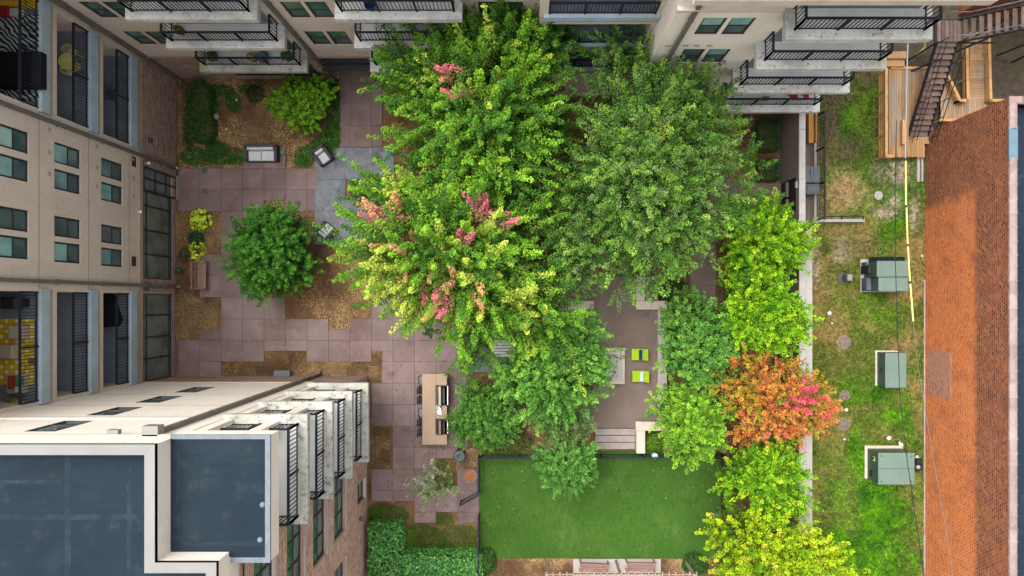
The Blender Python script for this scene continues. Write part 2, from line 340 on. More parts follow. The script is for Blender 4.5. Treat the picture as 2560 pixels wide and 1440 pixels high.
M['red'] = plain('red_plastic', (.32,.01,.02), .5, .4)
M['yellow'] = plain('yellow_plastic', (.72,.45,.01), .5, .4)
M['beige'] = layered('beige_fabric', (.42,.35,.27), [((.36,.30,.23), 8, .4, .7, 4, (6,1,1))], .9, .15)
M['cush_red'] = plain('rust_cushion', (.28,.045,.03), .9, .15)
M['cush_green'] = plain('green_cushion', (.06,.27,.14), .9, .15)
M['pot'] = layered('clay_pot', (.26,.12,.07), [((.18,.08,.045), 6, .4, .7)], .8, .25)
M['pot_blue'] = layered('blue_glazed_pot', (.10,.16,.18), [((.07,.11,.125), 6, .4, .7)], .4, .5)
M['bark'] = layered('bark', (.13,.10,.078), [((.08,.06,.048), 5, .4, .7, 5, (4,4,1)), ((.19,.155,.125), 9, .55, .8)], .95, .15, (25, .6, .02))
M['lamp_white'] = plain('lamp_glass', (.60,.58,.54), .4, .4, var=.03)
M['leaf'] = foliage_mat('leaves')
M['hedge_leaf'] = foliage_mat('hedge_leaves', .12, .35)
M['grass'] = foliage_mat('grass_blades', .2, .6)
M['lot'] = attr_mat('lot_ground', .95, .1, (30, .8), (22, (.62,.62,.55)))
def rug_leaf():
    t = NT('leaf_print_rug'); w = t.n('ShaderNodeTexWave', wave_type='BANDS', bands_direction='DIAGONAL')
    t.l(t.P(), w.inputs[0]); w.inputs['Scale'].default_value = 2.6; w.inputs['Distortion'].default_value = 9; w.inputs['Detail'].default_value = 2; w.inputs['Detail Scale'].default_value = .55
    c = t.mix(t.ramp(w.outputs['Fac'], .42, .58), (.012,.02,.03), (.42,.47,.46)); return t.done(c, .95, .1)
def rug_dots():
    t = NT('yellow_dot_rug'); v = t.n('ShaderNodeTexVoronoi', feature='F1'); v.inputs['Randomness'].default_value = 0.0
    mp = t.n('ShaderNodeMapping'); mp.inputs['Rotation'].default_value = (0,0,R(45)); t.l(t.P(), mp.inputs[0])
    sep = t.n('ShaderNodeSeparateXYZ'); t.l(mp.outputs[0], sep.inputs[0]); cb = t.n('ShaderNodeCombineXYZ'); t.l(sep.outputs[0], cb.inputs[0]); t.l(sep.outputs[1], cb.inputs[1])
    t.l(cb.outputs[0], v.inputs['Vector']); v.inputs['Scale'].default_value = 3.4
    d = v.outputs['Distance']; c = t.mix(t.ramp(d, .27, .23), (.70,.47,.005), (.74,.72,.64))
    c = t.mix(t.math('MULTIPLY', t.ramp(d, .36, .39), t.ramp(d, .46, .43)), c, (.55,.34,.0)); return t.done(c, .95, .1)
M['rug_leaf'] = rug_leaf(); M['rug_dots'] = rug_dots()

# ------------------------------------------------------------------ numpy value noise and leaf meshes
_lat = rng.random((64, 64))
def vnoise(x, y, s, o=0.0):
    x = np.asarray(x)*s + o*7.3 + 100; y = np.asarray(y)*s + o*3.7 + 100
    i = np.floor(x).astype(int); j = np.floor(y).astype(int); fx = x-i; fy = y-j; fx = fx*fx*(3-2*fx); fy = fy*fy*(3-2*fy)
    g = lambda a, b: _lat[a % 64, b % 64]
    return (g(i,j)*(1-fx)+g(i+1,j)*fx)*(1-fy) + (g(i,j+1)*(1-fx)+g(i+1,j+1)*fx)*fy
def fbm(x, y, s, o=0.0):
    return (vnoise(x,y,s,o)*.5 + vnoise(x,y,s*2.1,o+1)*.3 + vnoise(x,y,s*4.3,o+2)*.2)
def unit(a): return a / np.maximum(np.linalg.norm(a, axis=1, keepdims=True), 1e-6)
def leaf_mesh(name, pos, nrm, size, col, aspect=.34, tdir=None, fold=.12):
    n = len(pos); nrm = unit(nrm); r = rng.normal(size=(n,3)) if tdir is None else tdir
    t = r - nrm*np.sum(r*nrm, axis=1, keepdims=True); t = unit(t); b = np.cross(nrm, t); s = size[:,None]
    v = np.empty((n,4,3), np.float32)
    v[:,0] = pos - t*s*.5; v[:,1] = pos + b*s*aspect + nrm*s*fold + t*s*.06; v[:,2] = pos + t*s*.5; v[:,3] = pos - b*s*aspect + nrm*s*fold + t*s*.06
    me = bpy.data.meshes.new(name); me.vertices.add(n*4); me.vertices.foreach_set('co', v.reshape(-1))
    me.loops.add(n*4); me.loops.foreach_set('vertex_index', np.arange(n*4, dtype=np.int32))
    me.polygons.add(n); me.polygons.foreach_set('loop_start', np.arange(0, n*4, 4, dtype=np.int32)); me.polygons.foreach_set('loop_total', np.full(n, 4, np.int32))
    me.update(calc_edges=True)
    ca = me.attributes.new('col', 'FLOAT_COLOR', 'POINT'); c = np.ones((n,4,4), np.float32); c[:,:,:3] = col[:,None,:]
    ca.data.foreach_set('color', c.reshape(-1)); return me
# ------------------------------------------------------------------ the setting: ground, paving, turf, lot
g = MB(); g.quad((-250,-250,-.03),(250,-250,-.03),(250,250,-.03),(-250,250,-.03))
struct(mk('ground', g, M['soil']))

def rect_px(x0, x1, y0, y1, z): a = P(x0, y0, z); b = P(x1, y1, z); return a[0], b[0], b[1], a[1]

GX, GY, GS = 660.0, 421.0, 53.7
PAVED = [(442,1197,421,1258), (1027,1197,1258,1285), (1027,1082,1285,1312), (1136,1197,1285,1312), (852,962,192,368), (613,718,368,421)]
BEDS = [(440,553,528,636), (440,499,636,743), (440,553,743,824), (440,499,824,849), (658,718,502,529), (658,786,529,612), (658,1170,612,743),
        (714,930,743,797), (821,875,797,824), (785,1170,421,612), (1010,1170,743,790), (552,952,904,960), (658,766,877,904), (928,955,877,904), (918,976,1066,1174),
        (1082,1141,1147,1226), (1141,1198,1120,1174), (1170,1198,421,1120), (440,918,958,1320)]
def paved(x, y):
    return any(a <= x <= b and c <= y <= d for a, b, c, d in PAVED) and not any(a <= x <= b and c <= y <= d for a, b, c, d in BEDS)
pav = thing('pavement', 'pinkish concrete pavers laid round the planting beds', 'pavement'); struct(pav); del pav['category']; del pav['label']
_pm = {}
def paver_piece(x0, x1, y0, y1, parent, mat, z=.05, gap=.0045):
    a0, a1, b0, b1 = rect_px(x0, x1, y0, y1, z); w, d = a1-a0, b1-b0
    key = (round(w,2), round(d,2), mat.name)
    if key not in _pm:
        m = MB().cbox(-w/2+gap, w/2-gap, -d/2+gap, d/2-gap, -.09, 0, .008).mesh('paver'); m.materials.append(mat); _pm[key] = m
    o = mk('paver', _pm[key], None, parent, ((a0+a1)/2, (b0+b1)/2, z + random.uniform(-.003, .003)))
    return o
h = GS/2
def lay(mask, i0, i1, j0, j1, parent, mat):
    """grid cells of 2x2 half cells; whole pavers where the cell is whole, cut ones elsewhere"""
    for i in range(i0, i1):
        for j in range(j0, j1):
            x, y = GX+i*GS, GY+j*GS
            m = [[mask(x+h*(.5+a), y+h*(.5+b)) for a in (0,1)] for b in (0,1)]
            if all(m[0]) and all(m[1]): paver_piece(x, x+GS, y, y+GS, parent, mat); continue
            if all(m[0]): paver_piece(x, x+GS, y, y+h, parent, mat)
            elif all(m[1]): paver_piece(x, x+GS, y+h, y+GS, parent, mat)
            elif m[0][0] and m[1][0]: paver_piece(x, x+h, y, y+GS, parent, mat); continue
            elif m[0][1] and m[1][1]: paver_piece(x+h, x+GS, y, y+GS, parent, mat); continue
            for b in (0,1):
                if not all(m[b]):
                    for a in (0,1):
                        if m[b][a]: paver_piece(x+h*a, x+h*a+h, y+h*b, y+h*b+h, parent, mat)
lay(paved, -5, 11, -5, 18, pav, M['paver'])
pat = thing('patio', '', ''); struct(pat); del pat['category']; del pat['label']
for i in range(3):
    for j in range(5):
        x0, x1 = (786, 864, 932, 985)[i:i+2]; y0, y1 = (368, 449, 529, 570, 611)[j:j+2] if j < 4 else (0,0)
        if j < 4 and not (i >= 1 and j == 1): paver_piece(x0, x1, y0, y1, pat, M['slate'], .05, .004)
paver_piece(932, 985, 449, 529, pat, M['slate'], .05, .004)
for k, (x0, x1, y0, y1) in enumerate([(1169,1222,830,878),(1222,1275,830,878),(1275,1320,830,878),(1169,1222,878,931),(1222,1275,878,931),(1275,1320,878,931)]):
    paver_piece(x0, x1, y0, y1, pat, M['slate_dark'], .06, .004)
for a in (1,):                                       # the fire pit's recess keeps a narrow slate kerb
    paver_piece(864, 932, 500, 529, pat, M['slate'], .048, .004)
path = thing('footpath', '', ''); struct(path); del path['category']; del path['label']
for j in range(13): paver_piece(1725, 1790, 450+j*53, 503+j*53, path, M['terrace'], .05)
for i in range(3): paver_piece(1790+i*56, 1846+i*56, 450, 548, path, M['terrace'], .05)
# raised terrace with three steps
TZ = .45
x0, x1, y0, y1 = rect_px(1400, 1645, 690, 1070, TZ)
tb = MB().cbox(x0, x1, y0, y1, -.05, TZ, .015); struct(mk('terrace', tb, M['terrace']))
st = thing('terrace_steps', 'three grey concrete steps from the terrace down to the turf', 'steps', P(1540, 1095))
for k, (a, b, z) in enumerate([(1070,1087.5,.34),(1087.5,1105,.22),(1105,1123,.11)]):
    X0, X1, Y0, Y1 = rect_px(1488, 1590, a, b, z)
    mk('tread', MB().cbox(X0, X1, Y0, Y1-.035, -.03, z, .012), M['step'], st)  # slot left behind each tread, added to draw a dark shade line
x0, x1, y0, y1 = rect_px(1199, 1803, 1127, 1396, .02)
tl = thing('turf_lawn', '', ''); struct(tl); del tl['category']; del tl['label']
for k in range(4):
    a, b = y0+(y1-y0)*k/4, y0+(y1-y0)*(k+1)/4; mk('turf_strip', MB().box(x0, x1, a, b, -.02, .02), M['turf'], tl)
x0, x1, y0, y1 = rect_px(1433, 1652, 1398, 1470, .05)
struct(mk('bench_pad', MB().cbox(x0, (x0+x1)/2-.004, y0, y1, -.05, .05, .01).cbox((x0+x1)/2+.004, x1, y0, y1, -.05, .05, .01), M['concrete_smooth']))

# the utility lot: coloured ground and blades share one patchiness
def blob(x, y, px, py, r, sx=1.0, sy=1.0):
    c = P(px, py); return np.exp(-(((x-c[0])/sx)**2 + ((y-c[1])/sy)**2) / (r*r))
def lot_color(x, y):
    n1 = fbm(x, y, .55, 1); n2 = fbm(x, y, 1.5, 4); n3 = fbm(x, y, .23, 8); n4 = vnoise(x, y, 7.0, 3)
    g1 = np.array([.038,.125,.006]); g2 = np.array([.085,.235,.005]); olive = np.array([.115,.135,.024]); tan = np.array([.24,.165,.06]); dirt = np.array([.105,.075,.05]); pale = np.array([.36,.29,.22])
    lush = np.clip((n3-.48)*4 + .38, 0, 1) + 1.0*blob(x,y,2150,1230,3.6,1,1.4) + .9*blob(x,y,2135,300,1.3,.8,1.6) + .5*blob(x,y,2190,800,1.5) + .4*blob(x,y,2250,560,1.0)
    lush = np.clip(lush - .75*blob(x,y,2100,640,2.2,1,1.3) - .6*blob(x,y,2060,780,1.6,1,3) - .8*blob(x,y,2290,700,.9,.6,4), 0, 1)[:,None]
    c = olive*(1-lush) + (g1*(1-np.clip((n2-.35)*3,0,1))[:,None] + g2*np.clip((n2-.35)*3,0,1)[:,None])*lush
    dry = .9*np.clip((n1-.46)*5, 0, 1)[:,None]*(1-.7*lush); c = c*(1-dry) + tan*dry
    for (px,py,r,sx,sy,col,w) in [(2112,478,.95,1.3,1.2,np.array([.36,.255,.125]),.95),(2212,532,.42,1.6,.7,pale,.9),(2235,505,.4,.9,1.0,pale,.8),(2285,530,.5,.6,1.8,pale,.6),(2105,625,.45,1,1.5,pale,.6),(2040,660,.35,.6,3.5,pale,.45),
            (2245,430,.7,1.0,1.3,pale*.85,.7),(2085,215,.95,1.1,1.2,dirt,1.0),(2075,300,.7,.6,2.2,dirt,.8),(2120,375,.8,1.3,.9,dirt,.7),(2170,190,.7,1.0,.8,dirt,.7),(2195,430,.5,.7,1.2,pale*.8,.5),(2195,370,.6,.6,1.3,tan*.9,.5),(2160,620,.8,1.4,.8,np.array([.20,.135,.07]),.5),(2240,860,.5,1.4,.7,np.array([.22,.14,.07]),.55),(2080,830,.7,1,1.5,tan*.8,.4),(2220,1090,.7,1.5,.8,tan*.8,.45)]:
        f = np.clip(w*1.35*blob(x,y,px,py,r,sx,sy)*(.55+n4*.8), 0, 1)[:,None]; c = c*(1-f)+col*f
    return np.clip(c*(.72+.56*n4)[:,None], .005, 1)
lx0, lx1, ly0, ly1 = PX(2028), PX(2322), PY(1520), PY(172)
nx, ny = 90, 400
xs = np.linspace(lx0, lx1, nx); ys = np.linspace(ly0, ly1, ny); XX, YY = np.meshgrid(xs, ys)
zz = .02*fbm(XX.ravel(), YY.ravel(), .9, 2)
me = bpy.data.meshes.new('grass_lot')
vs = np.stack([XX.ravel(), YY.ravel(), zz], 1); fi = [(j*nx+i, j*nx+i+1, (j+1)*nx+i+1, (j+1)*nx+i) for j in range(ny-1) for i in range(nx-1)]
me.from_pydata(vs.tolist(), [], fi); me.update()
ca = me.attributes.new('col', 'FLOAT_COLOR', 'POINT'); cc = np.ones((nx*ny,4), np.float32); cc[:,:3] = lot_color(XX.ravel(), YY.ravel()); ca.data.foreach_set('color', cc.ravel())
struct(mk('lot_ground', me, M['lot']))
n = 110000
bx = rng.uniform(lx0+.1, PX(2312), n); by = rng.uniform(ly0, ly1, n); bc = lot_color(bx, by)
green = (bc[:,1] > bc[:,0]*1.12); keep = green | (rng.random(n) < .45); bx, by, bc = bx[keep], by[keep], bc[keep]; n = len(bx)
nr = rng.normal(size=(n,3)); nr[:,2] = np.abs(nr[:,2])*.9+.3; td = rng.normal(size=(n,3)); td[:,2] = np.abs(td[:,2])*.8
bm_ = leaf_mesh('lot_grass', np.stack([bx,by,.03+.03*rng.random(n)],1), nr, rng.uniform(.09,.22,n), bc*rng.uniform(.45,1.7,(n,1)), .13, td, .02)
o = mk('lot_grass', bm_, M['grass'], kind='stuff'); o['label'] = 'patchy green and straw coloured grass of the utility lot'; o['category'] = 'grass'
# leaf litter behind the deck
x0, x1, y0, y1 = PX(2205), PX(2640), PY(335), PY(-120)
t = MB(); t.quad((x0,y0,.012),(x1,y0,.012),(x1,y1,.012),(x0,y1,.012)); struct(mk('litter_ground', t, M['litter_ground']))

# pine straw over the planting beds (never on paving)
STRAW = [(446,850,198,420,1.3,7500),(440,553,528,850,.8,3200),(658,930,500,824,1.25,5200),(550,953,876,958,.75,2600),(918,976,1066,1174,.85,1300),
         (1082,1141,1147,1226,.5,500),(1141,1196,1120,1176,1.0,650),(1169,1360,931,1140,.8,2200),(1199,1432,1396,1450,1.0,1700),(1652,1720,1398,1450,1.1,800),
         (1840,1955,280,450,.8,1500),(1790,1955,548,1440,.6,3000),(930,1170,612,790,.7,1500),(1320,1430,640,760,.6,600)]
ps, cs = [], []
for (a, b, c, d, br, cnt) in STRAW:
    px = rng.uniform(a, b, cnt*3); py = rng.uniform(c, d, cnt*3); X = (px-CX)/S; Y = -(py-CY)/S
    k = np.array([not paved(u, v) for u, v in zip(px, py)]); X, Y = X[k], Y[k]; m = len(X)
    f = np.clip((fbm(X, Y, .6, 5)-.36)*4, 0, 1)[:,None]; r = rng.random((m,1))
    base = np.array([.46,.305,.15])*f + np.array([.15,.083,.042])*(1-f)
    ps.append(np.stack([X, Y, .0+.05*rng.random(m)],1)); cs.append(np.clip(base*(.35+1.2*r)*br, 0, 1))
ps = np.concatenate(ps); cs = np.concatenate(cs); m = len(ps)
nr = rng.normal(size=(m,3))*.35; nr[:,2] = 1
o = mk('pine_straw', leaf_mesh('pine_straw', ps, nr, rng.uniform(.05,.15,m), cs, .09, None, .0), M['grass'], kind='stuff')
o['label'] = 'tan and brown pine straw mulch lying on the planting beds'; o['category'] = 'mulch'

# ------------------------------------------------------------------ facades
class F:
    def __init__(s, axis, plane, sign): s.a, s.p, s.s = axis, plane, sign
    def pt(s, u, z, d=0.0): return (s.p+s.s*d, u, z) if s.a == 'x' else (u, s.p+s.s*d, z)
    def box(s, mb, u0, u1, z0, z1, d0, d1):
        p, q = s.pt(u0, z0, d0), s.pt(u1, z1, d1); return mb.box(p[0], q[0], p[1], q[1], p[2], q[2])
    def wall(s, mb, u0, u1, z0, z1, ops=(), depth=.2):
        us = sorted({u0, u1, *[v for o in ops for v in o[:2] if u0 < v < u1]}); zs = sorted({z0, z1, *[v for o in ops for v in o[2:4] if z0 < v < z1]})
        for a, b in zip(us, us[1:]):
            for c, d in zip(zs, zs[1:]):
                m, k = (a+b)/2, (c+d)/2
                if any(o[0] < m < o[1] and o[2] < k < o[3] for o in ops): continue
                mb.quad(s.pt(a,c), s.pt(b,c), s.pt(b,d), s.pt(a,d))
        for o in ops:
            a, b, c, d = max(o[0],u0), min(o[1],u1), max(o[2],z0), min(o[3],z1)
            if a >= b or c >= d: continue
            D = o[4] if len(o) > 4 else depth
            for (p, q, r_, t_) in (((a,c),(b,c),0,0), ((a,d),(b,d),0,0), ((a,c),(a,d),0,0), ((b,c),(b,d),0,0)):
                mb.quad(s.pt(*p), s.pt(*q), s.pt(q[0],q[1],-D), s.pt(p[0],p[1],-D))
        return mb
_wc = {}
def window(f, parent, u0, u1, z0, z1, up='glass_teal', lo='glass_dark', d=-.1, sill=None, split=.5, vertical=0):
    if up == 'glass_teal': up = random.choice(('glass_teal','glass_teal','glass_teal_b','glass_teal_c','glass_dark_b'))
    if lo == 'glass_dark' and random.random() < .4: lo = 'glass_dark_b'
    w, hh = u1-u0, z1-z0; key = (f.a, f.s, round(w,3), round(hh,3), split, vertical); G = F(f.a, 0.0, f.s); t = .075
    if key not in _wc:
        fr = MB(); G.box(fr, -w/2, w/2, 0, t, -.03, .04); G.box(fr, -w/2, w/2, hh-t, hh, -.03, .04); G.box(fr, -w/2, -w/2+t, t, hh-t, -.03, .04); G.box(fr, w/2-t, w/2, t, hh-t, -.03, .04)
        if split: G.box(fr, -w/2+t, w/2-t, hh*split-.03, hh*split+.03, -.03, .035)
        for k in range(vertical):
            u = -w/2 + w*(k+1)/(vertical+1); G.box(fr, u-.035, u+.035, t, hh-t, -.029, .039)
        pl = MB(); pu = MB(); s_ = hh*(split or 1.0)
        G.box(pl, -w/2+t*.5, w/2-t*.5, t*.5, s_, -.02, -.005)
        G.box(pu, -w/2+t*.5, w/2-t*.5, s_+.005, hh-t*.5, .0, .012)
        _wc[key] = (fr.mesh('window'), pl, pu, {})
    fr, pl, pu, cache = _wc[key]
    base = f.pt((u0+u1)/2, z0, d)
    o = mk('window', fr, M['frame'] if not fr.materials else None, parent, base)
    for mb, mat, nm in ((pl, lo, 'l'), (pu, up, 'u')):
        if nm == 'u' and not split: continue
        if (nm, mat) not in cache: cache[(nm, mat)] = mb.mesh('pane'); cache[(nm, mat)].materials.append(M[mat])
        mk('pane', cache[(nm, mat)], None, o, base)
    if sill:
        sm = MB(); f.box(sm, u0-.06, u1+.06, z0-.12, z0-.002, -.15, .07); mk('sill', sm, M[sill], o)
    return o
def railing(path, z, hgt=1.07, sp=.115, post=1.6, inset_mat='metal', parent=None):
    fr, pk = MB(), MB()
    for (a, b) in zip(path, path[1:]):
        A = Vector((a[0], a[1], 0)); B = Vector((b[0], b[1], 0)); L = (B-A).length; d = (B-A).normalized()
        fr.beam((a[0],a[1],z+hgt-.025), (b[0],b[1],z+hgt-.025), .085, .06); fr.beam((a[0],a[1],z+.12), (b[0],b[1],z+.12), .04, .04)
        m = max(1, round(L/post))
        for k in range(m+1):
            p = A + d*(L*k/m); fr.beam((p.x,p.y,z), (p.x,p.y,z+hgt-.05), .07, .07)
        m = max(2, round(L/sp))
        for k in range(1, m):
            p = A + d*(L*k/m); pk.beam((p.x,p.y,z+.14), (p.x,p.y,z+hgt-.05), .026, .026)
    r_ = mk('railing', fr, M[inset_mat], parent); p_ = mk('pickets', pk, M[inset_mat], parent, kind='stuff'); return r_, p_
FL = [4.71, 7.98, 11.25, 14.5]; ROOF = 17.8

def downspout(f, u, parent, z0=.1, z1=18.0, w=.16):
    m = MB(); f.box(m, u-w/2, u+w/2, z0+.15, z1, .04, .04+w*.8); a = f.pt(u, z0+.2, .1); b = f.pt(u, z0, .3); m.beam(a, b, w*.95, w*.75, (0,0,1))
    for z in (1.5, 3.6, 7.0, 10.2, 13.6): f.box(m, u-w/2-.03, u+w/2+.03, z, z+.06, .002, .05+w*.8)
    return mk('downspout', m, M['gutter'], parent)

# ------------------------------------------------------------------ west wing
XA, A0, A1 = PX(440), -4.27, 12.61
fa = F('x', XA, 1)
wa = thing('apartment_building', 'taupe stucco apartment wing with recessed balconies over a brick and glass ground floor', 'building', (XA, 4, 0), group='wings of the apartment block')
LOG = [(7.85, 12.25), (-4.1, .38)]
lops = [(a, b, z, z+2.17, .05) for (a, b) in LOG for z in FL[:3]]
AW = [(5.86,6.72),(4.73,5.59),(2.74,3.60),(1.65,2.51)]
wops = [(a, b, z+.6, z+2.33, .16) for (a, b) in AW for z in FL]
m = MB(); fa.wall(m, A0, A1, 3.72, 18.4, lops + wops); mk('stucco_wall', m, M['stucco'], wa)
shop = [(1.16,7.07,.45,3.42,.15), (-4.25,.36,.45,3.42,.15)]
m = MB(); fa.wall(m, A0, A1, -.03, 3.72, shop); mk('brick_base', m, M['brick_a'], wa)
m = MB(); fa.box(m, A0, A1, 3.6, 3.86, .002, .07); mk('band_course', m, M['trim'], wa)
for z in FL[:3]:
    m = MB(); fa.box(m, .38+.02, 7.83, z-.012, z+.012, .001, .006); mk('control_joint', m, M['gutter'], wa)
for (a, b) in AW:
    for k, z in enumerate(FL): window(fa, wa, a, b, z+.6, z+2.33, 'glass_teal', 'glass_dark', -.08, None, .46)
m = MB(); m.box(XA-30, XA-.02, A0-.2, A1+8, 18.0, 18.4); mk('roof', m, M['roof'], wa)
for (a, b) in LOG:
    for k, z in enumerate(FL[:3]):
        m = MB(); D = 2.2
        for d_ in (D,): m.quad(fa.pt(a,z,-d_), fa.pt(b,z,-d_), fa.pt(b,z+2.9,-d_), fa.pt(a,z+2.9,-d_))
        [m.quad(fa.pt(u,z-.1,-.051), fa.pt(u,z-.1,-D), fa.pt(u,z+2.6,-D), fa.pt(u,z+2.6,-.051)) for u in (a, b)]; m.quad(fa.pt(a,z+2.5,-.03), fa.pt(b,z+2.5,-.03), fa.pt(b,z+2.5,-D), fa.pt(a,z+2.5,-D))
        lg = mk('loggia', m, M['stucco'], wa)
        m = MB(); fa.box(m, a+.005, b-.005, z-.2, z+.006, -D, -.02); mk('floor', m, M['loggia_floor'], lg)
        m = MB(); fa.box(m, a-.12, b+.1, z-.50, z+.015, -.02, .13); mk('slab_edge', m, M['slab_blue'], lg)
        m = MB(); fa.box(m, a-.1, b+.08, z-.70, z-.503, .002, .09); mk('trim', m, M['trim'], lg)
        xr = XA-.02; railing([(xr, a+.03), (xr, b-.03)], z+.01, 1.07, .135, 2.2, 'metal', lg)
# shopfront bays
def shopfront(f, parent, bays, z0, z1, mat='glass_shop'):
    us = bays; fr = MB(); f.box(fr, us[0], us[-1], z0, z0+.09, -.1, -.02); f.box(fr, us[0], us[-1], z1-.09, z1, -.1, -.02)
    for zt in (z0+.26, z1-.42): f.box(fr, us[0], us[-1], zt, zt+.06, -.099, -.022)
    for u in us: f.box(fr, u-.04, u+.04, z0+.09, z1-.09, -.098, -.018)
    s_ = mk('shopfront', fr, M['frame'], parent)
    for a, b in zip(us, us[1:]):
        m = MB(); f.box(m, a+.02, b-.02, z0+.05, z1-.05, -.085, -.07); mk('pane', m, M[mat], s_)
    return s_
shopfront(fa, wa, [1.16,2.45,3.72,5.0,5.75], .45, 3.42); shopfront(fa, wa, [-4.25,-3.05,-1.92,-.76,.36], .45, 3.42)
m = MB(); fa.box(m, 5.8, 7.05, .02, .1, -.1, .02)
for u in (5.8, 6.42, 6.98): fa.box(m, u-.05, u+.05, .1, 3.35, -.1, .0)
for z in (.1, 1.05, 2.15, 3.28): fa.box(m, 5.85, 6.98, z, z+.1, -.099, -.003)
dr = mk('entrance_door', m, M['frame'], wa)
m = MB(); fa.box(m, 5.82, 7.0, .15, 3.3, -.07, -.05); mk('pane', m, M['glass_shop'], dr)
m = MB(); fa.box(m, 5.75, 7.1, -.02, .04, -.1, .25); mk('threshold', m, M['coping_metal'], dr)
for u in (7.48, .80): downspout(fa, u, wa)
for (u, z) in ((7.2, 3.15), (4.55, 3.95), (7.5, .25)):                # small white wall lamps
    m = MB(); c = fa.pt(u, z, .14); m.lathe((c[0], c[1], c[2]-.06), [(.03,0),(.085,.03),(.085,.1),(.03,.13)], 10); fa.box(m, u-.03, u+.03, z-.02, z+.03, .0, .1); mk('wall_lamp', m, M['lamp_white'], wa)
m = MB(); fa.box(m, 8.35, 8.6, 2.75, 3.0, .002, .16); mk('wall_light_box', m, M['bin_grey'], wa)
m = MB(); fa.box(m, .52, .75, 3.1, 3.3, .002, .14); mk('wall_light_box', m, M['bin_grey'], wa)
for k, z in enumerate((4.35, 7.35, 10.6)):                            # dryer vents beside the windows
    for u in (6.95, 6.0, 5.1, 3.75)[:3]:
        m = MB(); fa.box(m, u+.12, u+.26, z, z+.14, .001, .05); mk('vent', m, M['trim'], wa)
for u in (7.35, 2.3):
    m = MB(); fa.box(m, u-.55, u-.05, 4.15, 4.5, .001, .03); mk('louvre', m, M['frame'], wa)

# ------------------------------------------------------------------ north wing
YB = PY(197); fb = F('y', YB, -1)
wb = thing('apartment_building', 'north apartment wing with stacked projecting concrete balconies above the courtyard', 'building', (-5, YB, 0), group='wings of the apartment block')
BW = [(-18.95,-18.1),(-17.95,-17.1),(-10.44,-9.56),(-9.4,-8.5),(-2.05,-1.2),(-1.0,-.15)]
ops = [(a, b, z+.6, z+2.33, .16) for (a, b) in BW for z in FL]
BX0, BX1, BX2 = XA, .55, 5.5
m = MB(); fb.wall(m, BX0, BX1, 3.72, 18.2, ops); mk('stucco_wall', m, M['stucco'], wb)
bops = [(-16.2,-11.5,.5,3.1,.2), (-10.75,-8.3,.0,3.35,1.2)]
m = MB(); fb.wall(m, BX0, BX1, -.03, 3.72, bops); mk('brick_base', m, M['brick_a'], wb)
m = MB(); fb.box(m, BX0+.1, BX1, 3.6, 3.86, .002, .07); mk('band_course', m, M['trim'], wb)
m = MB(); fb.box(m, -10.75, -8.3, .0, 3.35, -1.3, -1.2); ent = mk('entrance', m, M['frame'], wb)
for k in range(3):
    m = MB(); fb.box(m, -10.6+k*.78, -9.92+k*.78, .15, 2.2, -1.19, -1.16); mk('door', m, M['glass_dark'], ent)
    m = MB(); fb.box(m, -10.6+k*.78, -9.92+k*.78, 2.35, 3.2, -1.19, -1.16); mk('transom', m, M['glass_dark'], ent)
m = MB(); fb.box(m, -10.9, -8.2, 2.3, 2.42, -.2, .32); fb.box(m, -10.9,-8.2, 3.0, 3.08, -.15, .1); mk('canopy', m, M['frame'], ent)
shopfront(fb, wb, [-16.2,-15.0,-13.85,-12.7,-11.5], .5, 3.1, 'glass_dark')
for (a, b) in BW:
    for z in FL: window(fb, wb, a, b, z+.6, z+2.33, 'glass_green', 'glass_dark', -.08, None, .46)
for u in (-10.88,): downspout(fb, u, wb)
downspout(fb, XA+.32, wb, .1, 18, .2)
# loggia bay
fbl = F('y', 11.7, -1)
m = MB(); fbl.wall(m, BX1, BX2, -.03, 18.2, [(.9, 5.3, z, z+2.25, .05) for z in FL]); m.quad((BX1,YB,0),(BX1,11.7,0),(BX1,11.7,18.2),(BX1,YB,18.2))
mk('stucco_wall', m, M['stucco'], wb)
for z in FL:
    m = MB(); m.quad((.9,13.7,z),(5.3,13.7,z),(5.3,13.7,z+2.6),(.9,13.7,z+2.6)); [m.quad((u,11.76,z-.1),(u,13.7,z-.1),(u,13.7,z+2.6),(u,11.76,z+2.6)) for u in (.9,5.3)]; m.quad((.9,11.73,z+2.55),(5.3,11.73,z+2.55),(5.3,13.7,z+2.55),(.9,13.7,z+2.55)); lg = mk('loggia', m, M['stucco'], wb)
    m = MB(); fbl.box(m, .905, 5.295, z-.2, z+.006, -2.0, -.02); mk('floor', m, M['loggia_floor'], lg)
    m = MB(); fbl.box(m, .7, 5.46, z-.36, z+.015, -.02, .14); mk('slab_edge', m, M['slab_blue'], lg)
    m = MB(); fbl.box(m, .74, 5.44, z-.58, z-.363, .002, .09); mk('trim', m, M['trim'], lg)
    railing([(.95, 11.72), (5.25, 11.72)], z+.01, 1.07, .14, 1.6, 'metal', lg)
